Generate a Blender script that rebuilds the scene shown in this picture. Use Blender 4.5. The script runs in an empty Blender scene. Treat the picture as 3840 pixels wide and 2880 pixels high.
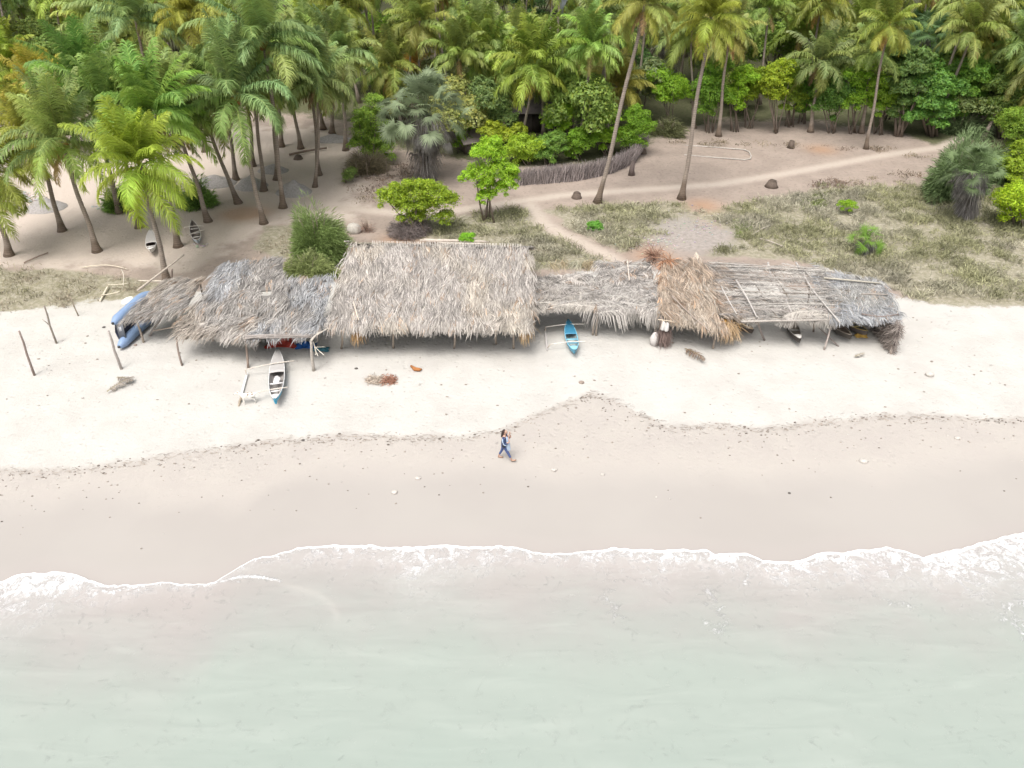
import bpy, math, random
import numpy as np
from mathutils import Vector, Matrix
rng = np.random.default_rng(7); random.seed(7)
S = bpy.context.scene; C = S.collection
R = math.radians
# ------------------------------------------------------------------ camera, sky, sun, exposure
HC, PIT, FOV = 20.5, R(35), R(68)
cd = bpy.data.cameras.new('camera'); cam = bpy.data.objects.new('camera', cd); C.objects.link(cam)
cam.location = (0, 0, HC); cam.rotation_euler = (R(90) - PIT, 0, 0)
cd.sensor_fit = 'HORIZONTAL'; cd.angle = FOV; cd.clip_end = 2000; cd.clip_start = .1
S.camera = cam
SUN_EL, SUN_ROT = R(66), R(205)          # sky rotation: clockwise from +Y
W = bpy.data.worlds.new('World'); S.world = W; W.use_nodes = True
nt = W.node_tree; bg = nt.nodes['Background']; sky = nt.nodes.new('ShaderNodeTexSky')
sky.sky_type = 'NISHITA'; sky.sun_disc = False; sky.sun_elevation = SUN_EL; sky.sun_rotation = SUN_ROT
sky.air_density = 1.0; sky.dust_density = 7.0; sky.ozone_density = 0.4
hs = nt.nodes.new('ShaderNodeHueSaturation'); hs.inputs['Saturation'].default_value = .35   # thin overcast: the blue is washed out
nt.links.new(sky.outputs[0], hs.inputs['Color']); nt.links.new(hs.outputs[0], bg.inputs[0]); bg.inputs[1].default_value = 0.15
sl = bpy.data.lights.new('sun', 'SUN'); sl.energy = 1.25; sl.angle = R(30); sl.color = (1, .98, .95)
so = bpy.data.objects.new('sun', sl); C.objects.link(so)
sd = Vector((math.sin(SUN_ROT) * math.cos(SUN_EL), math.cos(SUN_ROT) * math.cos(SUN_EL), math.sin(SUN_EL)))
so.rotation_euler = sd.to_track_quat('Z', 'Y').to_euler()
S.view_settings.view_transform = 'Standard'; S.view_settings.look = 'None'
S.view_settings.gamma = 1; S.view_settings.exposure = 0.6
S.render.resolution_x = 1024; S.render.resolution_y = 768
# ------------------------------------------------------------------ helpers
F = 1920 / math.tan(FOV / 2); SP, CP = math.sin(PIT), math.cos(PIT)
def ray(px, py):
    xn = (px - 1920) / F; yn = (1440 - py) / F
    return Vector((xn, CP + yn * SP, -SP + yn * CP))
def P(px, py, z=0.0):                     # photograph pixel -> point at height z
    d = ray(px, py); t = (z - HC) / d.z
    return Vector((0, 0, HC)) + d * t
def PY(px, py, Y):                        # photograph pixel -> point at distance Y
    d = ray(px, py); t = Y / d.y
    return Vector((0, 0, HC)) + d * t
def nrm(a): return a / np.maximum(np.linalg.norm(a, axis=-1, keepdims=True), 1e-9)
class Soup:
    def __init__(s): s.v = []; s.f = []; s.c = []; s.n = 0
    def add(s, v, f, c=(1, 1, 1)):
        v = np.asarray(v, float).reshape(-1, 3); c = np.asarray(c, float)
        if c.ndim == 1: c = np.tile(c, (len(v), 1))
        for a in (f if isinstance(f, list) else [f]): s.f.append(np.asarray(a, int) + s.n)
        s.v.append(v); s.c.append(c); s.n += len(v); return s
    def strips(s, cen, side, wid, col):
        # cen (N,K,3) centre lines; side (N,3) or (N,K,3); wid (K,) or (N,K); col (N,3) or (N,K,3)
        cen = np.asarray(cen, float); N, K = cen.shape[:2]
        side = np.asarray(side, float)
        if side.ndim == 2: side = side[:, None, :]
        wid = np.asarray(wid, float)
        if wid.ndim == 1: wid = wid[None, :]
        h = side * wid[..., None] * .5
        v = np.stack([cen - h, cen + h], 2).reshape(-1, 3)
        b = (np.arange(N) * K * 2)[:, None] + (np.arange(K - 1) * 2)[None, :]
        q = np.stack([b, b + 1, b + 3, b + 2], -1).reshape(-1, 4)
        col = np.asarray(col, float)
        if col.ndim == 1: col = np.tile(col, (N, 1))
        if col.ndim == 2: col = np.repeat(col[:, None, :], K, 1)
        s.add(v, q, np.repeat(col[:, :, None, :], 2, 2).reshape(-1, 3)); return s
    def tube(s, pts, rad, col=(1, 1, 1), n=8, cap=True):
        pts = [Vector(p) for p in pts]; K = len(pts)
        if not hasattr(rad, '__len__'): rad = [rad] * K
        V = []; up = None
        for i, p in enumerate(pts):
            t = (pts[min(i + 1, K - 1)] - pts[max(i - 1, 0)]).normalized()
            if up is None: up = Vector((0, 0, 1)) if abs(t.z) < .9 else Vector((1, 0, 0))
            a = t.cross(up).normalized(); b = a.cross(t).normalized(); up = b
            for j in range(n):
                w = 2 * math.pi * j / n; V.append(p + (a * math.cos(w) + b * math.sin(w)) * rad[i])
        q = [[i * n + j, i * n + (j + 1) % n, (i + 1) * n + (j + 1) % n, (i + 1) * n + j] for i in range(K - 1) for j in range(n)]
        fs = [np.array(q)]
        if cap:
            V += [pts[0], pts[-1]]; c0, c1 = K * n, K * n + 1
            fs.append(np.array([[c0, (j + 1) % n, j] for j in range(n)] + [[c1, (K - 1) * n + j, (K - 1) * n + (j + 1) % n] for j in range(n)]))
        s.add([tuple(v) for v in V], fs, col); return s
    def box(s, c, a, b, d, col=(1, 1, 1)):   # centre and three half vectors
        c, a, b, d = map(lambda t: np.array(t, float), (c, a, b, d))
        v = [c + i * a + j * b + k * d for i in (-1, 1) for j in (-1, 1) for k in (-1, 1)]
        s.add(v, np.array([[0, 1, 3, 2], [4, 6, 7, 5], [0, 4, 5, 1], [2, 3, 7, 6], [0, 2, 6, 4], [1, 5, 7, 3]]), col); return s
    def blob(s, c, r, col=(1, 1, 1), n=10, m=7, jit=.12, rot=0):
        V = []; c = np.array(c, float); r = np.array(r if hasattr(r, '__len__') else (r, r, r), float)
        for i in range(m + 1):
            th = math.pi * i / m
            for j in range(n):
                ph = 2 * math.pi * j / n + rot
                k = 1 + (random.random() - .5) * 2 * jit
                V.append(c + r * np.array([math.sin(th) * math.cos(ph), math.sin(th) * math.sin(ph), math.cos(th)]) * k)
        q = [[i * n + j, (i + 1) * n + j, (i + 1) * n + (j + 1) % n, i * n + (j + 1) % n] for i in range(m) for j in range(n)]
        s.add(V, np.array(q), col); return s
    def mesh(s, name, mat, smooth=False):
        me = bpy.data.meshes.new(name); v = np.concatenate(s.v); c = np.concatenate(s.c)
        me.vertices.add(len(v)); me.vertices.foreach_set('co', v.ravel())
        li = np.concatenate([f.ravel() for f in s.f]); sz = np.concatenate([np.full(len(f), f.shape[1]) for f in s.f])
        me.loops.add(len(li)); me.loops.foreach_set('vertex_index', li)
        me.polygons.add(len(sz)); st = np.concatenate([[0], np.cumsum(sz)[:-1]])
        me.polygons.foreach_set('loop_start', st.astype(np.int32))
        a = me.color_attributes.new('Col', 'FLOAT_COLOR', 'POINT')
        a.data.foreach_set('color', np.concatenate([c, np.ones((len(c), 1))], 1).ravel())
        if mat: me.materials.append(mat)
        me.update(calc_edges=True); me.validate()
        if smooth: me.polygons.foreach_set('use_smooth', np.ones(len(me.polygons), bool))
        return me
    def obj(s, name, mat, parent=None, loc=None, smooth=False):
        if loc is not None:
            l = np.array(tuple(loc)); s.v = [a - l for a in s.v]
        o = link(name, s.mesh(name, mat, smooth), parent)
        if loc is not None and parent is None: o.location = loc
        return o
def link(name, data, parent=None):
    o = bpy.data.objects.new(name, data); C.objects.link(o)
    if parent is not None: o.parent = parent
    return o
def tag(o, label=None, cat=None, group=None, kind=None):
    if label: o['label'] = label
    if cat: o['category'] = cat
    if group: o['group'] = group
    if kind: o['kind'] = kind
    return o
def thing(name, label, cat, loc, rz=0, group=None):
    o = link(name, None); o.location = loc; o.rotation_euler = (0, 0, rz); o.empty_display_size = .2
    return tag(o, label, cat, group)
# ------------------------------------------------------------------ materials
def new_mat(name):
    m = bpy.data.materials.new(name); m.use_nodes = True
    return m, m.node_tree, m.node_tree.nodes['Principled BSDF']
def N(t, kind, **kw):
    n = t.nodes.new(kind)
    for k, v in kw.items():
        if k in n.inputs: n.inputs[k].default_value = v
        else: setattr(n, k, v)
    return n
def mixc(t, fac, a, b, bt='MIX'):
    n = t.nodes.new('ShaderNodeMix'); n.data_type = 'RGBA'; n.blend_type = bt
    for i, x in ((0, fac), (6, a), (7, b)):
        if isinstance(x, bpy.types.NodeSocket): t.links.new(x, n.inputs[i])
        else: n.inputs[i].default_value = (tuple(x) + (1,)) if hasattr(x, '__len__') and len(x) == 3 else x
    return n.outputs[2]
def math_(t, op, a, b=0.0, clamp=False):
    n = t.nodes.new('ShaderNodeMath'); n.operation = op; n.use_clamp = clamp
    for i, x in ((0, a), (1, b)):
        if isinstance(x, bpy.types.NodeSocket): t.links.new(x, n.inputs[i])
        else: n.inputs[i].default_value = x
    return n.outputs[0]
def sstep(t, x, lo, hi):
    n = t.nodes.new('ShaderNodeMapRange'); n.interpolation_type = 'SMOOTHSTEP'
    t.links.new(x, n.inputs[0]); n.inputs[1].default_value = lo; n.inputs[2].default_value = hi
    return n.outputs[0]
def noise(t, scale, detail=4, rough=.6, vec=None, dist=0):
    n = N(t, 'ShaderNodeTexNoise', Scale=scale, Detail=detail, Roughness=rough, Distortion=dist)
    if vec is None: vec = geo(t)
    t.links.new(vec, n.inputs['Vector']); return n.outputs['Fac']
def geo(t):
    n = t.nodes.get('geo') or t.nodes.new('ShaderNodeNewGeometry'); n.name = 'geo'; return n.outputs['Position']
def objc(t):
    n = t.nodes.get('tc') or t.nodes.new('ShaderNodeTexCoord'); n.name = 'tc'; return n.outputs['Object']
def attr(t, name):
    n = t.nodes.new('ShaderNodeAttribute'); n.attribute_name = name; return n
def bump(t, h, strength, dist, bs):
    n = N(t, 'ShaderNodeBump', Strength=strength, Distance=dist); t.links.new(h, n.inputs['Height']); t.links.new(n.outputs[0], bs.inputs['Normal'])
def leaf_mat(name, transl=.3, rough=.5, var=.35, gain=1.0):
    m, t, b = new_mat(name); c = attr(t, 'Col').outputs['Color']
    oi = t.nodes.new('ShaderNodeObjectInfo')
    c = mixc(t, 1.0, c, oi.outputs['Color'], 'MULTIPLY')
    gn = t.nodes.new('ShaderNodeVectorMath'); gn.operation = 'SCALE'; t.links.new(c, gn.inputs[0]); gn.inputs['Scale'].default_value = gain; c = gn.outputs[0]
    nz = noise(t, 3.0, 3)
    c = mixc(t, math_(t, 'MULTIPLY', nz, var), c, mixc(t, 1.0, c, (.35, .4, .3), 'MULTIPLY'))
    t.links.new(c, b.inputs['Base Color']); b.inputs['Roughness'].default_value = rough
    b.inputs['Specular IOR Level'].default_value = .35
    tr = t.nodes.new('ShaderNodeBsdfTranslucent'); t.links.new(c, tr.inputs[0])
    mx = t.nodes.new('ShaderNodeMixShader'); mx.inputs[0].default_value = transl
    t.links.new(b.outputs[0], mx.inputs[1]); t.links.new(tr.outputs[0], mx.inputs[2])
    t.links.new(mx.outputs[0], t.nodes['Material Output'].inputs[0]); return m
def col_mat(name, rough=.85, sc=6, var=.4, bmp=.0, spec=.3, dark=(.45, .42, .4)):
    m, t, b = new_mat(name); c = attr(t, 'Col').outputs['Color']
    nz = noise(t, sc, 5, .65, objc(t))
    c = mixc(t, math_(t, 'MULTIPLY', sstep(t, nz, .35, .75), var), c, mixc(t, 1.0, c, dark, 'MULTIPLY'))
    t.links.new(c, b.inputs['Base Color']); b.inputs['Roughness'].default_value = rough
    b.inputs['Specular IOR Level'].default_value = spec
    if bmp: bump(t, nz, bmp, .03, b)
    return m
M_LEAF = leaf_mat('foliage', .38, .5, .28, 2.3); M_DRY = leaf_mat('dry_fronds', .12, .8, .3)
M_WOOD = col_mat('weathered_wood', .85, 9, .5, .5); M_PAINT = col_mat('boat_paint', .5, 7, .3, .1, .4, (.7, .68, .64))
M_RUB = col_mat('rubberised_fabric', .45, 5, .25, .0, .4, (.7, .7, .72)); M_STONE = col_mat('stone', .9, 8, .5, .6)
M_CLOTH = col_mat('cloth', .85, 14, .3); M_SKIN = col_mat('skin', .55, 10, .1); M_FUR = col_mat('fur', .9, 12, .1)
def trunk_mat():
    m, t, b = new_mat('palm_bark'); c = attr(t, 'Col').outputs['Color']; o = objc(t)
    w = N(t, 'ShaderNodeTexWave', Scale=2.6, Distortion=2.5, Detail=2); w.bands_direction = 'Z'
    t.links.new(o, w.inputs['Vector']); nz = noise(t, 3, 5, .7, o)
    f = math_(t, 'MULTIPLY', w.outputs['Fac'], .45)
    c = mixc(t, f, c, mixc(t, 1.0, c, (.5, .48, .45), 'MULTIPLY'))
    c = mixc(t, sstep(t, nz, .45, .75), c, mixc(t, 1.0, c, (1.35, 1.35, 1.3), 'MULTIPLY'))
    t.links.new(c, b.inputs['Base Color']); b.inputs['Roughness'].default_value = .9
    bump(t, w.outputs['Fac'], .5, .03, b); return m
M_TRUNK = trunk_mat()
# ------------------------------------------------------------------ planar helpers on the ground
def w2(pts): return np.array([[P(x, y).x, P(x, y).y] for x, y in pts])
def seg_dist(X, Y, pl):
    d = np.full(X.shape, 1e9)
    for (x0, y0), (x1, y1) in zip(pl[:-1], pl[1:]):
        dx, dy = x1 - x0, y1 - y0; L = dx * dx + dy * dy + 1e-9
        u = np.clip(((X - x0) * dx + (Y - y0) * dy) / L, 0, 1)
        d = np.minimum(d, np.hypot(X - x0 - u * dx, Y - y0 - u * dy))
    return d
def inside(X, Y, pg):
    r = np.zeros(X.shape, bool); n = len(pg)
    for i in range(n):
        (x0, y0), (x1, y1) = pg[i], pg[(i + 1) % n]
        if y0 == y1: continue
        r ^= ((y0 > Y) != (y1 > Y)) & (X < (x1 - x0) * (Y - y0) / (y1 - y0) + x0)
    return r
def sdf(X, Y, pg):
    d = seg_dist(X, Y, list(pg) + [pg[0]]); return np.where(inside(X, Y, pg), d, -d)
def sm(x, lo, hi):
    t = np.clip((x - lo) / (hi - lo), 0, 1); return t * t * (3 - 2 * t)
def vnoise(X, Y, s, seed=0):              # value noise
    g = np.random.default_rng(seed).random((256, 256)); x = X * s + 1000; y = Y * s + 1000
    xi = np.floor(x).astype(int); yi = np.floor(y).astype(int); fx = x - xi; fy = y - yi
    fx = fx * fx * (3 - 2 * fx); fy = fy * fy * (3 - 2 * fy); a = lambda i, j: g[(xi + i) % 256, (yi + j) % 256]
    return (a(0, 0) * (1 - fx) + a(1, 0) * fx) * (1 - fy) + (a(0, 1) * (1 - fx) + a(1, 1) * fx) * fy
def fbm(X, Y, s, seed=0, o=4): return sum(vnoise(X, Y, s * 2 ** i, seed + i) / 2 ** (i + 1) for i in range(o)) / (1 - .5 ** o)
def curve_y(pts):                          # px polyline -> y(x) in metres
    w = w2(pts); return lambda X: np.interp(X, w[:, 0], w[:, 1])
shore_y = curve_y([(-600, 2215), (-200, 2200), (0, 2188), (60, 2160), (130, 2145), (200, 2148), (280, 2160), (345, 2178), (390, 2205), (440, 2205), (520, 2195), (640, 2190), (740, 2192), (800, 2186), (845, 2160), (900, 2125), (980, 2092), (1060, 2068), (1120, 2054), (1200, 2050), (1300, 2052), (1380, 2044), (1440, 2060), (1560, 2052), (1680, 2044), (1760, 2052), (1880, 2046), (1960, 2060), (2060, 2080), (2120, 2084), (2200, 2072), (2300, 2060), (2420, 2062), (2540, 2060), (2650, 2068), (2680, 2084), (2800, 2078), (2860, 2098), (2960, 2106), (3020, 2096), (3080, 2076), (3180, 2068), (3260, 2062), (3320, 2050), (3400, 2070), (3460, 2088), (3560, 2072), (3640, 2044), (3700, 2028), (3760, 2016), (3840, 2004), (4100, 1985), (4500, 1980)])
tide_y = curve_y([(-600, 1770), (0, 1765), (200, 1768), (400, 1745), (700, 1700), (1000, 1655), (1300, 1635), (1700, 1640), (1870, 1620), (2000, 1560), (2120, 1512), (2220, 1476), (2300, 1500), (2400, 1555), (2500, 1600), (2700, 1592), (2850, 1612), (3050, 1585), (3300, 1560), (3600, 1565), (3840, 1575), (4500, 1560)])
veg_y = curve_y([(-500, 1180), (0, 1165), (150, 1158), (300, 1135), (420, 1125), (600, 1100), (1000, 1075), (1300, 1060), (2000, 1040), (2300, 1010), (2700, 1030), (3000, 1080), (3350, 1110), (3430, 1130), (3600, 1150), (3840, 1142), (4500, 1130)])
path1 = w2([(700, 1010), (770, 960), (820, 880), (900, 815), (1050, 790), (1290, 785), (1500, 802), (1700, 795), (1900, 765), (2100, 735), (2400, 712), (2700, 690), (3000, 640), (3300, 585), (3520, 555), (3700, 480)])
path2 = w2([(1985, 772), (2040, 840), (2110, 880), (2200, 920), (2290, 965), (2350, 1010)])
path3 = w2([(0, 800), (150, 790), (320, 800), (620, 760), (1000, 700)])
G1 = w2([(1560, 830), (1990, 785), (2060, 870), (2200, 940), (2270, 985), (2250, 1010), (1990, 1010), (1960, 930), (1560, 900)])
G2 = w2([(2040, 790), (2250, 770), (2560, 760), (2640, 840), (2480, 880), (2400, 910), (2330, 950), (2150, 865)])
G3 = w2([(2580, 800), (2800, 760), (3100, 700), (3500, 690), (3700, 640), (4400, 640), (4400, 1130), (3840, 1145), (3600, 1155), (3430, 1130), (3300, 1060), (2950, 970), (2640, 960), (2760, 890)])
G4 = w2([(-500, 1010), (0, 1005), (330, 1020), (600, 1060), (650, 1120), (480, 1140), (300, 1140), (150, 1165), (0, 1170), (-500, 1180)])
G5 = w2([(1000, 850), (1290, 830), (1320, 930), (1270, 1010), (1050, 970), (950, 930)])
ASH = w2([(2420, 830), (2560, 800), (2760, 860), (2740, 930), (2600, 970), (2460, 940)])
FRONT = curve_y([(-1500, 520), (0, 455), (350, 430), (750, 400), (1150, 430), (1400, 470), (1500, 560), (1900, 620), (2300, 600), (2500, 500), (2700, 450), (3000, 452), (3300, 480), (3500, 540), (3840, 640), (5200, 560)])
# ------------------------------------------------------------------ ground
def grid(xs, ys):
    X, Y = np.meshgrid(xs, ys); nx, ny = len(xs), len(ys)
    b = (np.arange(ny - 1) * nx)[:, None] + np.arange(nx - 1)[None, :]
    return X, Y, np.stack([b, b + 1, b + nx + 1, b + nx], -1).reshape(-1, 4)
def add_attr(me, name, arr):
    a = me.color_attributes.new(name, 'FLOAT_COLOR', 'POINT'); arr = [x.ravel() for x in arr]
    while len(arr) < 4: arr.append(np.ones_like(arr[0]))
    a.data.foreach_set('color', np.stack(arr, 1).ravel())
xs = np.concatenate([[-300, -240, -180, -120], np.arange(-80, -32, .8), np.arange(-32, 32, .14), np.arange(32, 80.1, .8), [120, 180, 240, 300]])
ys = np.concatenate([[-150, -60, 0, 6], np.arange(9, 48, .12), np.arange(48, 90, .3), np.arange(90, 200, 2.5), [250, 300, 350, 400]])
X, Y, q = grid(xs, ys)
sh = shore_y(X); td = tide_y(X); vg = veg_y(X)
Z = -.045 * np.clip(sh - Y + .8, 0, 60) + .05 * (fbm(X, Y, .35, 3) - .5) * (Y > sh) * sm(Y, 19, 24)
Z += .05 * (fbm(X, Y, 1.6, 9, 3) - .5) * sm(Y - td, -.3, .6) + .25 * (fbm(X, Y, .08, 5) - .5) * sm(Y - vg, 3, 12)
gs = Soup(); gs.add(np.stack([X.ravel(), Y.ravel(), Z.ravel()], 1), q)
e = (fbm(X, Y, .9, 21) - .5)
p1 = seg_dist(X, Y, path1); p2 = seg_dist(X, Y, path2); p3 = seg_dist(X, Y, path3)
a_tide = .5 + np.clip((Y - td + e * .5) / 4, -.5, .5)                     # damp -> dry
a_soil = .5 + np.clip((Y - vg + e * 1.2) / 4, -.5, .5)
a_path = np.maximum.reduce([1 - np.clip(p1 / 1.1, 0, 1), 1 - np.clip(p2 / 1.2, 0, 1), .7 * (1 - np.clip(p3 / 1.8, 0, 1))])
a_shore = np.clip((Y - sh) / 8, 0, 1)
G = np.maximum.reduce([sdf(X, Y, g) for g in (G1, G2, G3, G4, G5)])
a_gr = .5 + np.clip((G + e) / 3, -.5, .5)
a_ash = .5 + np.clip((sdf(X, Y, ASH) + e * 2) / 3, -.5, .5)
orange = [w2([p])[0] for p in ((950, 800), (880, 805), (1500, 905), (3080, 560), (2640, 770), (2450, 960))]
a_or = sum(np.exp(-((X - c[0]) ** 2 + (Y - c[1]) ** 2) / 1.6) for c in orange)
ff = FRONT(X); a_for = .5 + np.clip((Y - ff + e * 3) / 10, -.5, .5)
me = gs.mesh('ground', None, True); add_attr(me, 'A', [a_tide, a_soil, a_path]); add_attr(me, 'B', [a_gr, a_ash, np.clip(a_or, 0, 1)]); SAND = w2([(-700, 1010), (-700, 640), (300, 560), (700, 500), (1180, 470), (1320, 560), (1330, 820), (1000, 850), (700, 1000), (300, 1010)])
a_sandy = .5 + np.clip((sdf(X, Y, SAND) + e * 4) / 6, -.5, .5)
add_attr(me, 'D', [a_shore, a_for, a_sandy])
m, t, b = new_mat('sand_and_soil')
A = t.nodes.new('ShaderNodeSeparateColor'); t.links.new(attr(t, 'A').outputs['Color'], A.inputs[0])
B = t.nodes.new('ShaderNodeSeparateColor'); t.links.new(attr(t, 'B').outputs['Color'], B.inputs[0])
D = t.nodes.new('ShaderNodeSeparateColor'); t.links.new(attr(t, 'D').outputs['Color'], D.inputs[0])
n1 = noise(t, .5, 5, .6); n2 = noise(t, 3.5, 6, .7); n3 = noise(t, 22, 4, .7); n4 = noise(t, .16, 4, .5)
def mask(sock, amp=.14, lo=.47, hi=.53, nz=None):
    k = math_(t, 'MULTIPLY', math_(t, 'SUBTRACT', nz or n2, .5), amp)
    return sstep(t, math_(t, 'ADD', sock, k), lo, hi)
dry = mixc(t, sstep(t, n1, .35, .7), (.475, .46, .428), (.43, .412, .382))
dry = mixc(t, sstep(t, n3, .55, .8), dry, (.45, .42, .38))
damp = mixc(t, sstep(t, n1, .3, .7), (.40, .370, .335), (.38, .350, .32))
spk = sstep(t, n2, .60, .72); damp = mixc(t, math_(t, 'MULTIPLY', spk, .35), damp, (.32, .29, .265))
wet = mixc(t, sstep(t, n4, .35, .65), (.352, .328, .302), (.335, .311, .287))
base = mixc(t, sstep(t, math_(t, 'ADD', D.outputs[0], math_(t, 'MULTIPLY', math_(t, 'SUBTRACT', n1, .5), .25)), .38, .62), wet, damp)
base = mixc(t, sstep(t, D.outputs[0], .02, .14), mixc(t, .5, base, (.34, .31, .29)), base)
base = mixc(t, mask(A.outputs[0], .16, .47, .59), base, dry)
soil = mixc(t, sstep(t, n1, .3, .7), (.33, .272, .228), (.27, .222, .187))
soil = mixc(t, sstep(t, n2, .5, .72), soil, (.21, .165, .14)); soil = mixc(t, sstep(t, n3, .62, .78), soil, (.36, .31, .27))
soil = mixc(t, math_(t, 'MULTIPLY', sstep(t, math_(t, 'ADD', D.outputs[2], math_(t, 'MULTIPLY', math_(t, 'SUBTRACT', n2, .5), .5)), .3, .7), .85), soil, (.50, .43, .37))
gr = mixc(t, sstep(t, n2, .4, .65), (.24, .22, .15), (.36, .33, .265)); gr = mixc(t, sstep(t, n3, .5, .75), gr, (.12, .115, .07))
ash = mixc(t, sstep(t, n2, .35, .65), (.34, .31, .285), (.25, .225, .205))
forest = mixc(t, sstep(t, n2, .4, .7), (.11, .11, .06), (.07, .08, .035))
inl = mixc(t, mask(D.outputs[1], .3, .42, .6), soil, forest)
inl = mixc(t, mask(B.outputs[0], .35, .42, .58), inl, gr)
inl = mixc(t, math_(t, 'MULTIPLY', mask(B.outputs[1], .7, .3, .85), .8), inl, ash)
inl = mixc(t, sstep(t, math_(t, 'ADD', A.outputs[2], math_(t, 'MULTIPLY', math_(t, 'SUBTRACT', n2, .5), .9)), .15, .95), inl, (.42, .36, .305))
inl = mixc(t, math_(t, 'MULTIPLY', B.outputs[2], .5), inl, (.36, .19, .09))
base = mixc(t, mask(A.outputs[1], .35, .45, .55), base, inl)
t.links.new(base, b.inputs['Base Color'])
b.inputs['Specular IOR Level'].default_value = .2
rg = mixc(t, sstep(t, D.outputs[0], .0, .35), (.32, .32, .32), (.9, .9, .9)); t.links.new(rg, b.inputs['Roughness'])
vor = N(t, 'ShaderNodeTexVoronoi', Scale=2.6); t.links.new(geo(t), vor.inputs['Vector'])
hh = math_(t, 'ADD', math_(t, 'MULTIPLY', sstep(t, vor.outputs['Distance'], .0, .35), .5), n2)
hh = math_(t, 'MULTIPLY', hh, sstep(t, D.outputs[0], .35, .8)); bump(t, hh, .6, .08, b)
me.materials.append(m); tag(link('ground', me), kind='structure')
# ------------------------------------------------------------------ sea
xs = np.concatenate([[-298, -200, -120, -70, -45], np.arange(-34, 34.01, .06), [45, 70, 120, 200, 298]]); ds = np.concatenate([np.arange(0, 3.2, .045), np.arange(3.2, 9, .15), np.arange(9, 16, .5), [20, 30, 60, 140]])
X, Dd = np.meshgrid(xs, ds); sy = shore_y(X)
sy = sy + .16 * (fbm(X, X * 0, 1.1, 31, 4) - .5) * 1.6 + .05 * (vnoise(X, X * 0, 7, 35) - .5)
Y = sy - Dd
rise = .035 * (1 - np.exp(-Dd / .06))
wav = .05 * np.exp(-((Dd - .35) / .5) ** 2) * (fbm(X, Y, 1.5, 41) + .2) + .05 * (fbm(X, Y, .5, 45) - .5) * sm(Dd, .5, 4) + .025 * (fbm(X * .6, Y * 1.5, 2.2, 47) - .5) * sm(Dd, .3, 2)
Z = -.045 * 0 + .012 + rise + wav - .0 * Dd
# foam: bands measured from the edge, wide foam where the photograph has it
pxx = np.interp(X, [P(0, 2050).x, P(3840, 2050).x], [0, 3840])
wid = np.interp(pxx, [-400, 0, 120, 300, 400, 520, 740, 860, 1100, 1250, 1450, 1560, 1700, 1900, 2000, 2150, 2400, 2600, 2750, 2900, 3100, 3300, 3450, 3600, 3840, 4300],
                [.9, 1.0, 1.2, 1.0, .5, .4, .2, .2, .4, .6, .65, 1.0, .8, .5, .35, .4, .75, .6, .75, .7, .7, 1.0, .9, 1.2, 1.6, 1.7])
wid = wid * (.95 + .6 * fbm(X, X * 0, .6, 51))
den = np.interp(pxx, [0, 300, 400, 800, 1200, 1500, 1700, 2300, 2700, 3300, 3840], [1.0, .95, .8, .65, .5, .8, .7, .65, .72, .82, .92])
edge = (.7 + .5 * fbm(X, X * 0, 1.3, 61)) * np.exp(-(Dd / .055) ** 2) + .95 * np.exp(-(Dd / .20) ** 2) * np.clip(wid * 1.3, .2, 1)
body = den * np.exp(-(Dd / np.maximum(wid * 1.3, .05)) ** 1.8) * .80
def streak(pts, w, amp):
    return amp * np.exp(-(seg_dist(X, Y, w2(pts)) / w) ** 2)
s2 = streak([(800, 2192), (850, 2184), (900, 2168), (960, 2166), (1010, 2174), (1050, 2184)], .09, .75)
s2 = np.maximum(s2, streak([(760, 2196), (830, 2192), (900, 2186)], .06, .6)); s2 = np.maximum(s2, streak([(2690, 2085), (2720, 2120), (2800, 2150), (2790, 2190)], .12, .55))
s2 = np.maximum(s2, streak([(2650, 2230), (2700, 2300), (2690, 2370), (2640, 2330)], .28, .42)); s2 = np.maximum(s2, streak([(3040, 2110), (3010, 2170), (3060, 2210)], .14, .5))
s2 = np.maximum(s2, streak([(3290, 2240), (3350, 2270), (3450, 2285)], .2, .42)); s2 = np.maximum(s2, streak([(3840, 2250), (3760, 2300), (3840, 2380)], .4, .42))
s2 = np.maximum(s2, streak([(2280, 2140), (2290, 2260), (2330, 2330)], .3, .3))
step = seg_dist(X, Y, w2([(1065, 2190), (1130, 2208), (1200, 2230), (1250, 2270), (1270, 2320)]))
lo_s = np.exp(-(step / .12) ** 2)
fm = np.clip(np.maximum(edge, body), 0, 1.4)
ws = Soup(); ny, nx = X.shape
b0 = (np.arange(ny - 1) * nx)[:, None] + np.arange(nx - 1)[None, :]
ws.add(np.stack([X.ravel(), Y.ravel(), (Z + .012 * np.exp(-(step / .12) ** 2)).ravel()], 1), np.stack([b0, b0 + nx, b0 + nx + 1, b0 + 1], -1).reshape(-1, 4))
me = ws.mesh('sea', None, True)
add_attr(me, 'A', [np.clip(edge, 0, 1), np.clip(body, 0, 1), s2]); add_attr(me, 'B', [np.clip(Dd / 10, 0, 1), lo_s, lo_s])
m, t, b = new_mat('sea_water')
A = t.nodes.new('ShaderNodeSeparateColor'); t.links.new(attr(t, 'A').outputs['Color'], A.inputs[0])
B = t.nodes.new('ShaderNodeSeparateColor'); t.links.new(attr(t, 'B').outputs['Color'], B.inputs[0])
n1 = noise(t, .35, 4, .55, dist=.8); n2 = noise(t, 2.2, 6, .65, dist=1.2); n3 = noise(t, 12, 5, .7)
dd = math_(t, 'ADD', B.outputs[0], math_(t, 'MULTIPLY', math_(t, 'SUBTRACT', n1, .5), .30))
water = mixc(t, sstep(t, dd, .0, .32), (00.327, 00.301, 00.283), (00.301, 00.296, 00.277))
water = mixc(t, sstep(t, dd, .18, .55), water, (00.283, 00.316, 00.283))
water = mixc(t, sstep(t, dd, .5, 1.0), water, (00.266, 00.310, 00.275))
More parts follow.
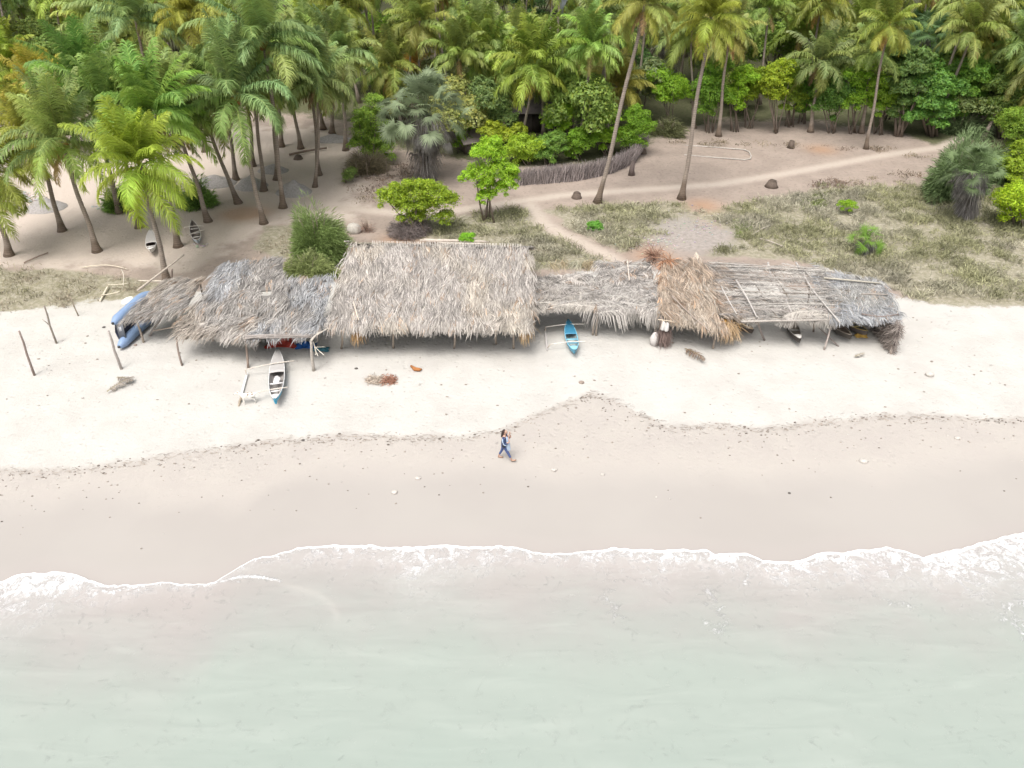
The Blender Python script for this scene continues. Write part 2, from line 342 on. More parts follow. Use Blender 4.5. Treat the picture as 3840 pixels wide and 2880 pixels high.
water = mixc(t, math_(t, 'MULTIPLY', sstep(t, n2, .5, .8), .04), water, (00.235, 00.244, 00.227))
water = mixc(t, math_(t, 'MULTIPLY', B.outputs[1], .12), water, (.5, .46, .42))
# lacy foam: ridged noise
rd = N(t, 'ShaderNodeTexNoise', Scale=2.0, Detail=6, Roughness=.72, Distortion=1.5); t.links.new(geo(t), rd.inputs['Vector'])
lace = math_(t, 'SUBTRACT', 1.0, math_(t, 'MULTIPLY', math_(t, 'ABSOLUTE', math_(t, 'SUBTRACT', rd.outputs['Fac'], .5)), 9))
rd2 = N(t, 'ShaderNodeTexNoise', Scale=7, Detail=5, Roughness=.7, Distortion=1.0); t.links.new(geo(t), rd2.inputs['Vector'])
lace2 = math_(t, 'SUBTRACT', 1.0, math_(t, 'MULTIPLY', math_(t, 'ABSOLUTE', math_(t, 'SUBTRACT', rd2.outputs['Fac'], .5)), 9))
lc = math_(t, 'MAXIMUM', lace, math_(t, 'MULTIPLY', lace2, .8))
bd = math_(t, 'MAXIMUM', A.outputs[1], math_(t, 'MULTIPLY', A.outputs[2], .9))
shal = math_(t, 'MULTIPLY', math_(t, 'SUBTRACT', 1.0, sstep(t, B.outputs[0], .02, .30)), .07)
bd = math_(t, 'MAXIMUM', bd, shal)
lc = math_(t, 'MULTIPLY', lc, math_(t, 'ADD', .45, math_(t, 'MULTIPLY', sstep(t, n2, .35, .62), .75)))
f1 = sstep(t, math_(t, 'ADD', math_(t, 'MULTIPLY', bd, 1.35), math_(t, 'MULTIPLY', math_(t, 'SUBTRACT', lc, 1.0), 1.0)), .0, .8)
f2 = sstep(t, math_(t, 'ADD', math_(t, 'MAXIMUM', A.outputs[0], math_(t, 'MULTIPLY', math_(t, 'SUBTRACT', A.outputs[2], .45), 1.6)), math_(t, 'MULTIPLY', math_(t, 'SUBTRACT', n3, .5), .9)), .35, .8)
rip = N(t, 'ShaderNodeTexNoise', Scale=.8, Detail=2, Roughness=.55, Distortion=.6); mp = t.nodes.new('ShaderNodeMapping'); mp.inputs['Scale'].default_value = (.35, 1.6, 1); t.links.new(geo(t), mp.inputs[0]); t.links.new(mp.outputs[0], rip.inputs['Vector'])
water = mixc(t, math_(t, 'MULTIPLY', sstep(t, rip.outputs['Fac'], .45, .75), .16), water, (.40, .43, .39))
veil = math_(t, 'MULTIPLY', A.outputs[1], math_(t, 'ADD', .14, math_(t, 'MULTIPLY', sstep(t, n2, .38, .66), .40)))
fo = math_(t, 'MAXIMUM', math_(t, 'MAXIMUM', math_(t, 'MULTIPLY', f1, .85), veil), f2)
c = mixc(t, fo, water, (.85, .85, .85)); t.links.new(c, b.inputs['Base Color'])
r = mixc(t, fo, (.38, .38, .38), (.8, .8, .8)); t.links.new(r, b.inputs['Roughness']); b.inputs['IOR'].default_value = 1.33; b.inputs['Specular IOR Level'].default_value = .35
bump(t, math_(t, 'ADD', math_(t, 'MULTIPLY', rip.outputs['Fac'], .5), math_(t, 'MULTIPLY', fo, .6)), .6, .12, b)
me.materials.append(m); tag(link('sea', me), kind='structure')
# ------------------------------------------------------------------ coconut palms
def frond(s, org, az, e0, L, droop, nl, w, col, yel, lmax=.95, hang=.6, twist=0.):
    K = 14; t = np.linspace(0, 1, K); e = e0 - droop * (.55 * t + .75 * t ** 3); ds = L / (K - 1)
    hx = np.concatenate([[0], np.cumsum(np.cos(e[:-1]) * ds)]); hz = np.concatenate([[0], np.cumsum(np.sin(e[:-1]) * ds)])
    az_t = az + twist * t; ca, sa = np.cos(az_t), np.sin(az_t)
    c = np.stack([hx * ca, hx * sa, hz], 1) + org
    tg = nrm(np.gradient(c, axis=0)); side = nrm(np.cross(tg, [0, 0, 1.0]) + 1e-6 * np.array([-np.sin(az), np.cos(az), 0]))
    if abs(e0) > 1.3: side = nrm(np.stack([-sa, ca, 0 * ca], 1) * -1)
    ycol = np.array([.27, .26, .045]); rc = np.array(col) * .6 + np.array([.30, .27, .10]) * .4
    s.strips(c[None], side[None], np.linspace(.09, .02, K), rc)
    ti = np.linspace(.13, .99, nl); ii = ti * (K - 1); i0 = np.minimum(ii.astype(int), K - 2); fr = (ii - i0)[:, None]
    pc = c[i0] * (1 - fr) + c[i0 + 1] * fr; tt = tg[i0]; ss = side[i0]
    ll = lmax * np.clip(np.sin(np.pi * (.12 + .84 * ti)), .1, 1) ** .6
    for sg in (-1, 1):
        jit = rng.normal(0, .16, (nl, 3)); be = np.interp(ti, [0, .6, 1], [.35, .7, 1.5])[:, None]
        d = nrm(ss * sg + tt * be + np.array([0, 0, -.15]) + jit)
        d2 = nrm(d + np.array([0, 0, -hang]) + rng.normal(0, .06, (nl, 3)) - np.array([0, 0, 1]) * rng.random((nl, 1)) * .3)
        l = (ll * rng.uniform(.8, 1.1, nl))[:, None]
        p1 = pc + d * l * .5; p2 = p1 + d2 * l * .5
        cc = np.array(col)[None] * rng.uniform(.75, 1.25, (nl, 1)); cc = cc * (1 - yel) + ycol * yel * rng.uniform(.8, 1.2, (nl, 1))
        ct = cc * .85 + np.array([.30, .27, .06]) * .15
        s.strips(np.stack([pc, p1, p2], 1), nrm(tt + rng.normal(0, .2, (nl, 3))), np.array([w, w * 1.1, w * .25]), np.stack([cc, cc, ct], 1))
def crown_mesh(nf, nl, w, seed, green=(.12, .16, .042), yell=.45, L=3.9, dead=3, open_=1.0):
    global rng
    rng = np.random.default_rng(seed); s = Soup()
    for i in range(nf):
        k = ((i + .5) / nf) ** 1.15; az = i * 2.39996 + rng.normal(0, .3)
        e0 = R(88) - k ** 1.1 * R(118) * open_ + rng.normal(0, .08)
        dr = (R(16) + R(70) * sm(k, .15, .5)) * rng.uniform(.7, 1.3)
        y = np.clip((k - .68) * 2.0, 0, 1) * yell * rng.uniform(.1, 1.5); y = min(y, .95)
        g = np.array(green) * rng.uniform(.75, 1.25) * np.array([1 + .2 * (rng.random() - .4), 1, 1 + .6 * rng.random()])
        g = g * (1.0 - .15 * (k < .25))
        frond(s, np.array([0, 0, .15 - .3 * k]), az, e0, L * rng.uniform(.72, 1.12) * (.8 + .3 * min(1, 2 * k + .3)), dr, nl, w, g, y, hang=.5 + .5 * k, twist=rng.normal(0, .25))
    for i in range(dead):
        az = rng.uniform(0, 6.28); frond(s, np.array([0, 0, -.3]), az, R(-50), L * .6, R(35), nl // 2, w, (.20, .145, .085), 0, .55, 1.2)
    return s.mesh('crown', M_LEAF)
NEAR = [crown_mesh(31, 88, .048, 100 + i, yell=[.3, .4, .5, .2][i], L=[3.5, 3.8, 3.4, 3.5][i], open_=[1, .95, 1.08, .85][i], green=[(.125, .175, .042), (.12, .165, .048), (.15, .18, .036), (.105, .155, .036)][i]) for i in range(4)]
MID = [crown_mesh(28, 60, .065, 200 + i, yell=[.3, .6, .2, .4][i], L=3.5, dead=[2, 5, 1, 3][i], open_=[1, 1.1, .85, 1.05][i]) for i in range(4)]
FAR = [crown_mesh(23, 40, .10, 300 + i, yell=[.3, .5, .2, .35, .15][i], L=3.9, dead=2, open_=[1, 1.1, .8, .95, 1.0][i]) for i in range(5)]
YOUNG = [crown_mesh(15, 44, .07, 400 + i, yell=.15, L=3.2, dead=0, open_=.55) for i in range(2)]
TC = (.30, .25, .21)
def palm(bx, by, hx, hy, label, crowns=NEAR, idx=None, sc=1.0, tint=(1, 1, 1), name='coconut_palm', rad=.15, group=None, bow=.35, nuts=False):
    base = P(bx, by); base.z = -.02; hub = PY(hx, hy, base.y + random.uniform(-.4, .4))
    return palm_w(base, hub, label, crowns, idx, sc, tint, name, rad, group, bow, nuts)
def palm_w(base, hub, label, crowns, idx=None, sc=1.0, tint=(1, 1, 1), name='coconut_palm', rad=.15, group=None, bow=.35, nuts=False, simple=False):
    root = thing(name, label, 'palm tree', base, 0, group)
    h = hub - base; K = 8 if simple else 22; pts = []; rr = []
    for i in range(K):
        u = i / (K - 1); p = Vector((h.x * (u * (1 - bow) + bow * (1 - (1 - u) ** 2)), h.y * u, h.z * u))
        if not simple: p += Vector((math.sin(u * 9 + base.x) * .05, math.cos(u * 7 + base.y) * .05, 0)) * min(1, u * 4)
        pts.append(p); rr.append(rad * (1.0 - .35 * u) + rad * 1.3 * math.exp(-u * h.z / .5))
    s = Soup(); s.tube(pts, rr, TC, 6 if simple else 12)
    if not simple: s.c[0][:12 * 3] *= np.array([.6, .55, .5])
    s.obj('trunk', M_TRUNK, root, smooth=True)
    c = link('crown', random.choice(crowns) if idx is None else crowns[idx], root)
    c.location = h; c.rotation_euler = (random.uniform(-.1, .1), random.uniform(-.1, .1) + h.x * .02, random.uniform(0, 6.28)); c.scale = (sc,) * 3
    c.color = (tint[0] * 1.04, tint[1] * 1.05, min(tint[2], 1.15) * .9, 1)
    if nuts:
        s = Soup()
        for k in range(9):
            a = random.uniform(0, 6.28); s.blob((math.cos(k * .7) * .2, math.sin(k * .7) * .2, -.2 - .12 * (k % 3)), (.15, .15, .17), random.choice([(.30, .24, .05), (.24, .22, .05), (.33, .18, .06)]), 8, 6, .02)
        o = s.obj('coconut_bunch', M_STONE, root, smooth=True); o.location = h
    return root
def z1(x, y): return x * .5786, y * .5786
def z2(x, y): return 1280 + x * .5786, y * .5786
def z3(x, y): return 2560 + x * .5786, y * .5786
L_ = lambda f, b, h, label, **k: palm(*f(*b), *f(*h), label, **k)
L_(z1, (405, 1500), (215, 880), 'slim palm with yellow-orange hanging fronds, left of the two leaning palms in the left foreground', idx=2, tint=(1.25, 1.1, 1), nuts=True)
L_(z1, (630, 1630), (395, 915), 'leaning palm with broad green crown just left of the yellow-fronded foreground palm', idx=1, tint=(1.15, 1.1, 1), nuts=True)
L_(z1, (1085, 1830), (905, 1075), 'nearest full palm with bright yellow lower fronds, trunk rising beside the leftmost thatch roof', idx=2, sc=1.02, tint=(1.2, 1.3, .8), nuts=True)
L_(z1, (905, 1480), (730, 690), 'dark green palm whose trunk foot stands left of the small canoe in the grove', crowns=MID, idx=0, tint=(.95, 1.08, .9))
L_(z1, (1155, 1600), (985, 760), 'palm with its thin trunk foot between the two small canoes in the grove', crowns=NEAR, idx=3, sc=1.05, tint=(1.05, 1.2, .9))
L_(z1, (1350, 1440), (1130, 720), 'palm with a leaning trunk footed just behind the small outrigger canoe', crowns=MID, idx=0, tint=(1, 1, .9))
L_(z1, (1545, 1320), (1290, 640), 'palm leaning left with a swollen foot beside the grey gravel heap', crowns=MID, idx=3)
L_(z1, (1710, 1450), (1520, 620), 'large palm with long drooping grey-green fronds, foot beside the orange soil patch', idx=1, sc=1.12, tint=(1.0, 1.05, 1.2), nuts=True)
L_(z1, (1530, 1170), (1440, 560), 'palm with a short dark foot behind the left gravel heap', crowns=MID, idx=2)
L_(z1, (1640, 1080), (1580, 480), 'palm standing behind the middle gravel heap with a pale straight trunk', crowns=MID, idx=0)
L_(z1, (1710, 1240), (1630, 520), 'palm with a dark splayed foot right of the middle gravel heap', crowns=MID, idx=2)
L_(z1, (1795, 1165), (1745, 420), 'palm with a twin-looking foot just left of the right gravel heap', crowns=MID, idx=1)
L_(z1, (1835, 1350), (1710, 260), 'tallest left-grove palm with grey drooping crown, foot left of the feathery green bush', idx=1, sc=1.15, tint=(1.05, 1.1, 1.3), nuts=True)
L_(z1, (1825, 950), (1780, 420), 'palm in the grove behind, foot left of the fallen log', crowns=MID, idx=0)
L_(z1, (1950, 965), (1850, 380), 'palm leaning left with its foot right beside the fallen log', crowns=MID, idx=3)
L_(z1, (2065, 1135), (2010, 470), 'thick-footed palm right of the fallen log', crowns=MID, idx=1, tint=(.95, 1, 1.3))
L_(z1, (2042, 1215), (2060, 500), 'thin grey straight palm just behind the feathery green bush', crowns=MID, idx=1, rad=.11, tint=(.95, .95, 1.4))
L_(z1, (2095, 835), (2000, 300), 'palm leaning left at the dark forest edge behind the left grove', crowns=MID, idx=0)
L_(z1, (2152, 862), (2150, 330), 'thin straight palm at the forest edge right of the left grove', crowns=MID, idx=2)
L_(z1, (60, 1655), (-90, 1150), 'palm cut off by the left photo edge, only its curved foot and a frond showing', idx=2, tint=(1.0, 1, .8))
L_(z1, (95, 750), (50, 440), 'orange-yellow palm at the far left edge behind the left grove', idx=2, tint=(1.0, 1.15, .7), sc=1.0)
L_(z1, (775, 1385), (560, 560), 'dark green full palm between the yellow palm at the left edge and the nearest palm', crowns=NEAR, idx=3, sc=1.1, tint=(.85, 1.0, .8))
L_(z1, (300, 1000), (270, 560), 'yellow-green palm behind the slim left palm', crowns=NEAR, idx=2, tint=(1.4, 1.1, .8))
L_(z1, (1000, 980), (880, 130), 'grey-green palm with a wide dome crown high behind the left grove', crowns=NEAR, idx=1, sc=1.15, tint=(1.0, 1.05, 1.4))
L_(z1, (1330, 990), (1230, 90), 'palm with orange dying fronds hanging on its trunk in the upper left', crowns=NEAR, idx=2, sc=.95, tint=(1.15, 1.0, .9))
L_(z2, (30, 975), (-10, 330), 'palm with a lone straight trunk left of the small broadleaf tree', crowns=MID, idx=1, tint=(1, 1, 1.3))
L_(z2, (950, 810), (920, 285), 'tall pale palm with arching fronds in the middle of the grove', idx=1, sc=1.0, tint=(1.25, 1.2, 1.3))
L_(z2, (1265, 825), (1262, 420), 'palm with orange fruit stalks and spread drooping fronds beside the dark hut', idx=0, sc=.95, tint=(1.1, 1.05, 1.1), nuts=True)
L_(z2, (1660, 1312), (1965, 30), 'lone tall palm with a long grey trunk leaning right, foot by the footpath', idx=2, sc=.78, tint=(1.1, 1.0, 1.1), rad=.16, bow=.15)
L_(z2, (1735, 930), (1672, 110), 'tall palm with hanging khaki fronds rising behind the green bushes', idx=1, sc=.85, tint=(1.1, 1.05, 1.1), rad=.13, bow=-.1)
L_(z2, (1790, 850), (1785, 560), 'low palm with star-shaped yellowish fronds behind the long leaning trunk', idx=2, sc=1.0, tint=(1.15, .95, 1.1))
L_(z3, (-8, 1288), (180, 110), 'tall palm with a brown dead skirt and grey trunk curving right, foot beside the footpath', idx=2, sc=.82, tint=(1.15, 1.1, .8), rad=.16, bow=.2)
L_(z3, (232, 882), (300, 230), 'thin palm behind the round shrubs with a drab hanging crown', crowns=MID, idx=1, sc=.85, tint=(1.3, 1.05, 1.1))
L_(z3, (828, 855), (895, 400), 'palm with an open starry crown rising out of the shrub row', crowns=MID, idx=3, sc=1.0, tint=(1.0, .95, 1.3))
L_(z3, (1157, 862), (1250, 330), 'palm with a dark trunk behind the right end of the shrub row', crowns=MID, idx=2, sc=.9)
L_(z3, (1188, 965), (1342, 160), 'slender palm with a small orange-tipped crown in front of the shrub row', crowns=MID, idx=1, sc=.8, tint=(1.2, 1.1, .8), rad=.12)
L_(z3, (75, 830), (60, 200), 'palm trunk seen just behind the tall palm with the brown skirt', crowns=MID, idx=0, rad=.12)
for f, b_, h_, sc, tn, lb in [(z2, (1060, 850), (1050, 650), .5, (1, 1, 2.4), 'small young grey-green palm under the middle grove palms'),
                      (z2, (1540, 860), (1530, 780), .95, (.8, .95, 1), 'young dark green palm with upright fronds among the bright bushes'),
                      (z2, (250, 780), (250, 560), 1.05, (.95, 1.1, 1), 'young palm with tall upright dark fronds behind the fan palm'),
                      (z2, (470, 700), (465, 460), .75, (2.2, 1.1, 2.2), 'young palm with dry brown upright fronds behind the fan palm')]:
    L_(f, b_, h_, lb, crowns=YOUNG, sc=sc, tint=tn, name='young_palm')
# grove behind
def tint_rand(dark):
    k = random.uniform(.7, 1.15) * dark; return (k * random.uniform(.92, 1.25), k * 1.07, k * random.uniform(.6, 1.15))
cnt = 0; placed = []
yy = 58.0
while yy < 150:
    stp = 4.6 + (yy - 58) * .05; half = yy * .74 + 6; xx = -half + random.uniform(0, stp)
    while xx < half:
        x = xx + random.uniform(-1.8, 1.8); y = yy + random.uniform(-2, 2); xx += stp * random.uniform(.8, 1.25)
        if y < FRONT(np.array([x]))[0] + 2.5: continue
        pxs = 1920 + F * x / (y * CP + HC * SP)
        if pxs > 2750 and random.random() < .12: continue
        h = random.uniform(8.5, 13.5) + (1.5 if pxs < 1400 else 0)
        if y < FRONT(np.array([x]))[0] + 10: h = random.uniform(4.5, 10)
        elif random.random() < .3: h *= .6
        dark = 1.1 if pxs < 2500 else .9
        if pxs < 1250: lb, g = 'coconut palm in the dense grove behind the left clearing', 'palms of the left back grove'
        elif pxs < 2600: lb, g = 'coconut palm in the dense grove behind the middle bushes', 'palms of the middle back grove'
        else: lb, g = 'coconut palm in the dark grove behind the right shrub row', 'palms of the right back grove'
        crs = MID if y < 84 else FAR
        palm_w(Vector((x, y, -.1)), Vector((x + random.uniform(-1.5, 1.5), y + random.uniform(-1, 1), h)), lb, crs, None, random.uniform(.9, 1.15), tint_rand(dark), group=g, rad=.14, simple=True); cnt += 1
    yy += stp * .95
print('grove palms', cnt)
# ------------------------------------------------------------------ broadleaf trees and shrubs
def leaf_cloud(s, lobes, n, size, col, seed=0, yel=.0, asp=.5):
    r_ = np.random.default_rng(seed); vol = np.array([l[3] ** 2 for l in lobes]); vol = vol / vol.sum()
    for (x, y, z, r), v in zip(lobes, vol):
        k = int(n * v); d = nrm(r_.normal(0, 1, (k, 3))); d[:, 2] = np.where(d[:, 2] < -.3, -d[:, 2], d[:, 2]); d = nrm(d)
        lump = .78 + .34 * np.sin(d[:, 0] * 5 + x * 3) * np.sin(d[:, 1] * 6 + y * 2) * np.cos(d[:, 2] * 5 + z)
        rr = r * lump * r_.uniform(.45, 1.08, k) ** .45
        p = np.array([x, y, z]) + d * rr[:, None] * np.array([1, 1, .82])
        a = nrm(np.cross(d + r_.normal(0, .6, (k, 3)), r_.normal(0, 1, (k, 3)))); nn = nrm(d + r_.normal(0, .5, (k, 3)) + np.array([0, 0, .5])); a = nrm(np.cross(nn, a)); b = np.cross(nn, a)
        sz = size * r_.uniform(.6, 1.3, k)
        c = np.array(col) * r_.uniform(.65, 1.35, (k, 1)) * (r_.uniform(.85, 1.2)) ; y_ = (r_.random((k, 1)) < .25 + yel) * .5
        c = c * (1 - y_) + np.array(col) * np.array([1.6, 1.25, .8]) * y_
        L = (a * sz[:, None]); s.strips(np.stack([p - L * .5, p, p + L * .5], 1), b, np.outer(sz * asp, [.25, 1, .15]), c)
def stems(s, lobes, n=4, rad=.07, col=(.20, .16, .13), spread=.35, bh=None):
    for i in range(n):
        l = lobes[i % len(lobes)]; a = random.uniform(0, 6.28); b0 = Vector((math.cos(a) * spread, math.sin(a) * spread, -.05)); e = Vector(l[:3])
        mid = b0.lerp(e, .5) + Vector((random.uniform(-.2, .2), random.uniform(-.2, .2), 0))
        s.tube([b0, b0.lerp(mid, .5) + Vector((random.uniform(-.06, .06), 0, 0)), mid, mid.lerp(e, .6), e], [rad, rad * .85, rad * .7, rad * .5, rad * .25], col, 6)
def lobes_rand(w, h, z0, n, r, seed):
    q = random.Random(seed); L = []
    for i in range(n):
        a = q.uniform(0, 6.28); d = q.uniform(.1, 1) ** .6 * w * .5
        L.append((math.cos(a) * d, math.sin(a) * d, z0 + q.uniform(0, h) * (1 - .5 * d / w), r * q.uniform(.7, 1.25)))
    return L
def broad(name, label, cat, base, lobes, n, size, col, seed, stem=4, rad=.07, group=None, tint=None, yel=0):
    root = thing(name, label, cat, base, 0, group)
    s = Soup(); leaf_cloud(s, lobes, n, size, col, seed, yel); o = s.obj('crown', M_LEAF, root)
    if tint: o.color = tuple(tint) + (1,)
    s = Soup(); stems(s, lobes, stem, rad); s.obj('trunk', M_WOOD, root, smooth=True); return root
def bush_px(label, base, blobs, n, size, col, seed, name='shrub', cat='shrub', stem=5, rad=.05, yel=0, group=None, dy=0, kr=1.3):
    # blobs: (px, py, r) screen centres at the base's distance
    b0 = P(*base); L = []
    for (x, y, r) in blobs:
        p = PY(x, y, b0.y + random.uniform(-.35, .35) * r + dy) - b0; r *= kr; L.append((p.x, p.y, p.z, r))
        
        for _ in range(3): a_ = random.uniform(0, 6.28); L.append((p.x + math.cos(a_) * r * .8, p.y - .35 * r, p.z + math.sin(a_) * r * .7, r * random.uniform(.35, .5)))
        L.append((p.x + random.uniform(-.4, .4) * r, p.y + r * .7, p.z - .1 * r, r * .8))
    return broad(name, label, cat, b0, L, int(n * 2.4), size * .82, col, seed, stem, rad, group, None, yel)
BG = (.09, .165, .015); YG = (.13, .185, .015); DG = (.065, .11, .03); GG = (.10, .15, .05)
Z2 = lambda l: [(*z2(x, y), r) for x, y, r in l]; Z3 = lambda l: [(*z3(x, y), r) for x, y, r in l]; Z1 = lambda l: [(*z1(x, y), r) for x, y, r in l]
bush_px('wide bright green bush with bare grey twigs below, directly behind the big thatch roof', z2(520, 1520), Z2([(350, 1270, .85), (480, 1250, .9), (600, 1270, .95), (680, 1310, .7), (560, 1340, .8), (420, 1340, .8), (290, 1290, .55), (570, 1200, .45), (690, 1400, .5), (500, 1400, .6)]), 13000, .13, YG, 11, stem=10, rad=.05)
bush_px('bright green crooked tree with three leafy tiers beside the footpath, behind the wide bright bush', z2(960, 1440), Z2([(960, 970, .85), (1000, 1010, .7), (900, 1120, .8), (1020, 1110, .9), (1080, 1150, .7), (830, 1150, .55), (940, 1200, .7), (1040, 1220, .5), (940, 1270, .5)]), 13000, .13, (.15, .25, .018), 12, 'small_tree', 'tree', 5, .07)
bush_px('olive green small tree left of the big fan palm', z2(190, 1060), Z2([(200, 660, .7), (190, 760, .95), (150, 850, 1.1), (240, 880, 1.2), (130, 920, .8), (280, 960, .9), (200, 980, 1.0)]), 13000, .14, (.12, .19, .03), 13, 'small_tree', 'tree', 7, .05)
bush_px('light green sapling against the right side of the big fan palm', z2(780, 990), Z2([(790, 800, .75), (770, 870, .8), (790, 920, .6)]), 5000, .13, BG, 14, stem=4)
rowb = [((1000, 1010), [(990, 860, .9), (1060, 880, .8), (960, 840, .7), (1150, 830, .5)], (.17, .21, .02), 'yellow-olive bush at the left end of the brush fence'),
        ((1200, 1060), [(1150, 940, .95), (1230, 960, 1.0), (1190, 1010, .8), (1120, 990, .7)], (.15, .22, .02), 'olive green bush behind the left part of the brush fence'),
        ((1380, 1000), [(1370, 760, .75), (1440, 740, .8), (1400, 790, .7), (1460, 700, .5)], (.13, .22, .018), 'bright bush standing highest behind the brush fence'),
        ((1350, 1070), [(1330, 930, .8), (1400, 910, .8), (1330, 1000, .7)], (.09, .16, .03), 'dull green bush in the middle behind the brush fence'),
        ((1540, 1040), [(1520, 920, .8), (1580, 930, .85), (1540, 870, .6), (1510, 970, .6)], BG, 'round bright green bush in front of the young dark palm'),
        ((1720, 1000), [(1700, 890, .8), (1760, 740, .6), (1780, 880, .7), (1730, 780, .6)], (.14, .23, .02), 'bright green bush left of the long leaning trunk'),
        ((1870, 1010), [(1850, 880, .9), (1920, 860, 1.0), (1900, 760, .9), (1960, 800, .7), (1880, 930, .7)], BG, 'large bright green bush right of the long leaning trunk')]
for i, (b_, bl, c_, lb) in enumerate(rowb):
    bush_px(lb, z2(*b_), Z2(bl), 8000, .13, c_, 20 + i, group='bushes behind the brush fence', dy=.05)
shr = [((170, 855), [(170, 520, 1.1), (190, 600, 1.3), (150, 640, 1.1), (230, 440, .9), (180, 680, .8)], (.09, .17, .02), 'round green shrub on several thin stems beside the tall palm trunk'),
       ((340, 850), [(360, 600, .9), (330, 650, .8), (400, 510, 1.0), (370, 500, .8)], (.13, .22, .018), 'yellow-green shrub left of the gap in the shrub row'),
       ((430, 830), [(450, 520, 1.1), (470, 590, 1.0), (420, 620, .9), (500, 500, .8)], YG, 'brightest yellow-green shrub with bare stems in the shrub row'),
       ((590, 860), [(600, 520, 1.0), (560, 560, .9), (640, 460, .9), (590, 620, .8)], (.15, .2, .015), 'yellow-topped shrub with a thin pale stem in the shrub row'),
       ((690, 820), [(690, 560, 1.1), (660, 620, 1.0), (720, 640, .9), (690, 440, .9), (740, 500, .8)], (.12, .18, .02), 'shrub with a forked Y-shaped trunk in the shrub row'),
       ((770, 800), [(790, 570, .9), (800, 640, .9), (770, 680, .6)], (.1, .2, .03), 'small mid-green shrub right of the forked trunk'),
       ((960, 860), [(950, 620, 1.2), (1010, 640, 1.1), (920, 680, .9), (980, 700, .9), (1000, 560, .9)], (.065, .13, .025), 'dark green dome-shaped shrub in the shrub row'),
       ((1100, 865), [(1120, 500, 1.0), (1160, 600, 1.2), (1100, 640, .9), (1170, 660, .8), (1190, 430, .8)], (.12, .21, .02), 'light green tall shrub left of the slender palm'),
       ((1270, 870), [(1300, 540, 1.0), (1290, 620, 1.0), (1270, 690, .7)], (.12, .2, .02), 'light green shrub right of the slender palm trunk')]
for i, (b_, bl, c_, lb) in enumerate(shr):
    bush_px(lb, z3(*b_), Z3(bl), 6500, .17, c_, 40 + i, stem=6, rad=.06, group='row of round shrubs')
bush_px('bright green shrub left of the tall palm with the brown skirt', z2(2130, 830), Z2([(2080, 490, 1.0), (2150, 560, 1.3), (2120, 640, .9), (2190, 600, 1.1), (2040, 470, .7)]), 8000, .16, (.12, .21, .018), 60)
bigt = [((1400, 880), [(1420, 560, 2.0), (1480, 640, 1.8), (1400, 680, 1.4), (1500, 430, 2.0), (1430, 340, 1.2)], DG, 'dark tree with a pale trunk right of the shrub row'),
        ((1620, 880), [(1580, 500, 2.2), (1660, 560, 2.3), (1600, 660, 2.0), (1520, 740, 1.5), (1680, 720, 1.8)], (.07, .15, .03), 'big dark green tree in the middle of the right forest edge'),
        ((1850, 850), [(1820, 500, 2.2), (1900, 480, 2.3), (1880, 600, 2.2), (1790, 650, 1.9), (1950, 650, 1.9)], (.08, .16, .025), 'big green tree at the right forest edge behind the feathery bush'),
        ((2080, 900), [(2080, 560, 2.2), (2160, 640, 2.2), (2050, 700, 1.6), (2150, 480, 1.8)], (.07, .11, .025), 'dark brownish green tree at the far right forest edge'),
        ((2060, 560), [(2050, 200, 3.5), (2180, 260, 3.5), (1960, 280, 3.0), (2120, 100, 3)], (.07, .11, .035), 'high dark tree filling the upper right corner'),
        ((1560, 560), [(1560, 300, 2.8), (1650, 360, 2.8), (1480, 330, 2.2)], DG, 'dark tree high behind the right forest edge')]
for i, (b_, bl, c_, lb) in enumerate(bigt):
    bush_px(lb, z3(*b_), Z3(bl), 15000, .24, c_, 70 + i, 'broadleaf_tree', 'tree', 6, .14, kr=.82, yel=.15)
for i, (b_, bl, c_, lb) in enumerate([((2170, 1060), [(2150, 800, 1.2), (2200, 860, 1.2), (2180, 960, 1.0), (2220, 760, 1)], (.10, .16, .02), 'green bush at the right edge of the photo, upper one'),
        ((2170, 1220), [(2150, 1070, .9), (2200, 1100, 1.0), (2130, 1100, .6), (2190, 960, .6)], YG, 'yellow-green bush at the right edge of the photo, middle one'),
        ((2190, 1480), [(2160, 1300, 1.0), (2210, 1260, 1.0), (2130, 1350, .8), (2200, 1390, .9)], (.17, .24, .015), 'yellow-green bush at the right edge of the photo, lowest one')]):
    bush_px(lb, z3(*b_), Z3(bl), 8000, .14, c_, 80 + i)
# low round tufts
for i, (f, b_, bl, c_, lb) in enumerate([(z3, (1065, 1390), [(1065, 1330, .42), (1090, 1330, .35), (1030, 1320, .3)], (.13, .22, .015), 'small bright green bush alone in the dry scrub'),
        (z2, (1645, 1500), [(1645, 1460, .33), (1620, 1460, .3), (1670, 1470, .25)], (.08, .19, .03), 'small green bush in the dry scrub above the sandy path'),
        (z2, (815, 1580), [(815, 1540, .35), (840, 1530, .22), (790, 1550, .22)], (.12, .25, .02), 'small bright green plant right behind the ridge of the big roof'),
        (z2, (60, 1190), [(60, 1120, .5), (40, 1150, .4)], (.10, .15, .04), 'small dull green bush beside the wire fence left of the fan palm')]):
    bush_px(lb, f(*b_), [(*f(x, y), r) for x, y, r in bl], 1800, .08, c_, 90 + i, stem=3, rad=.02)
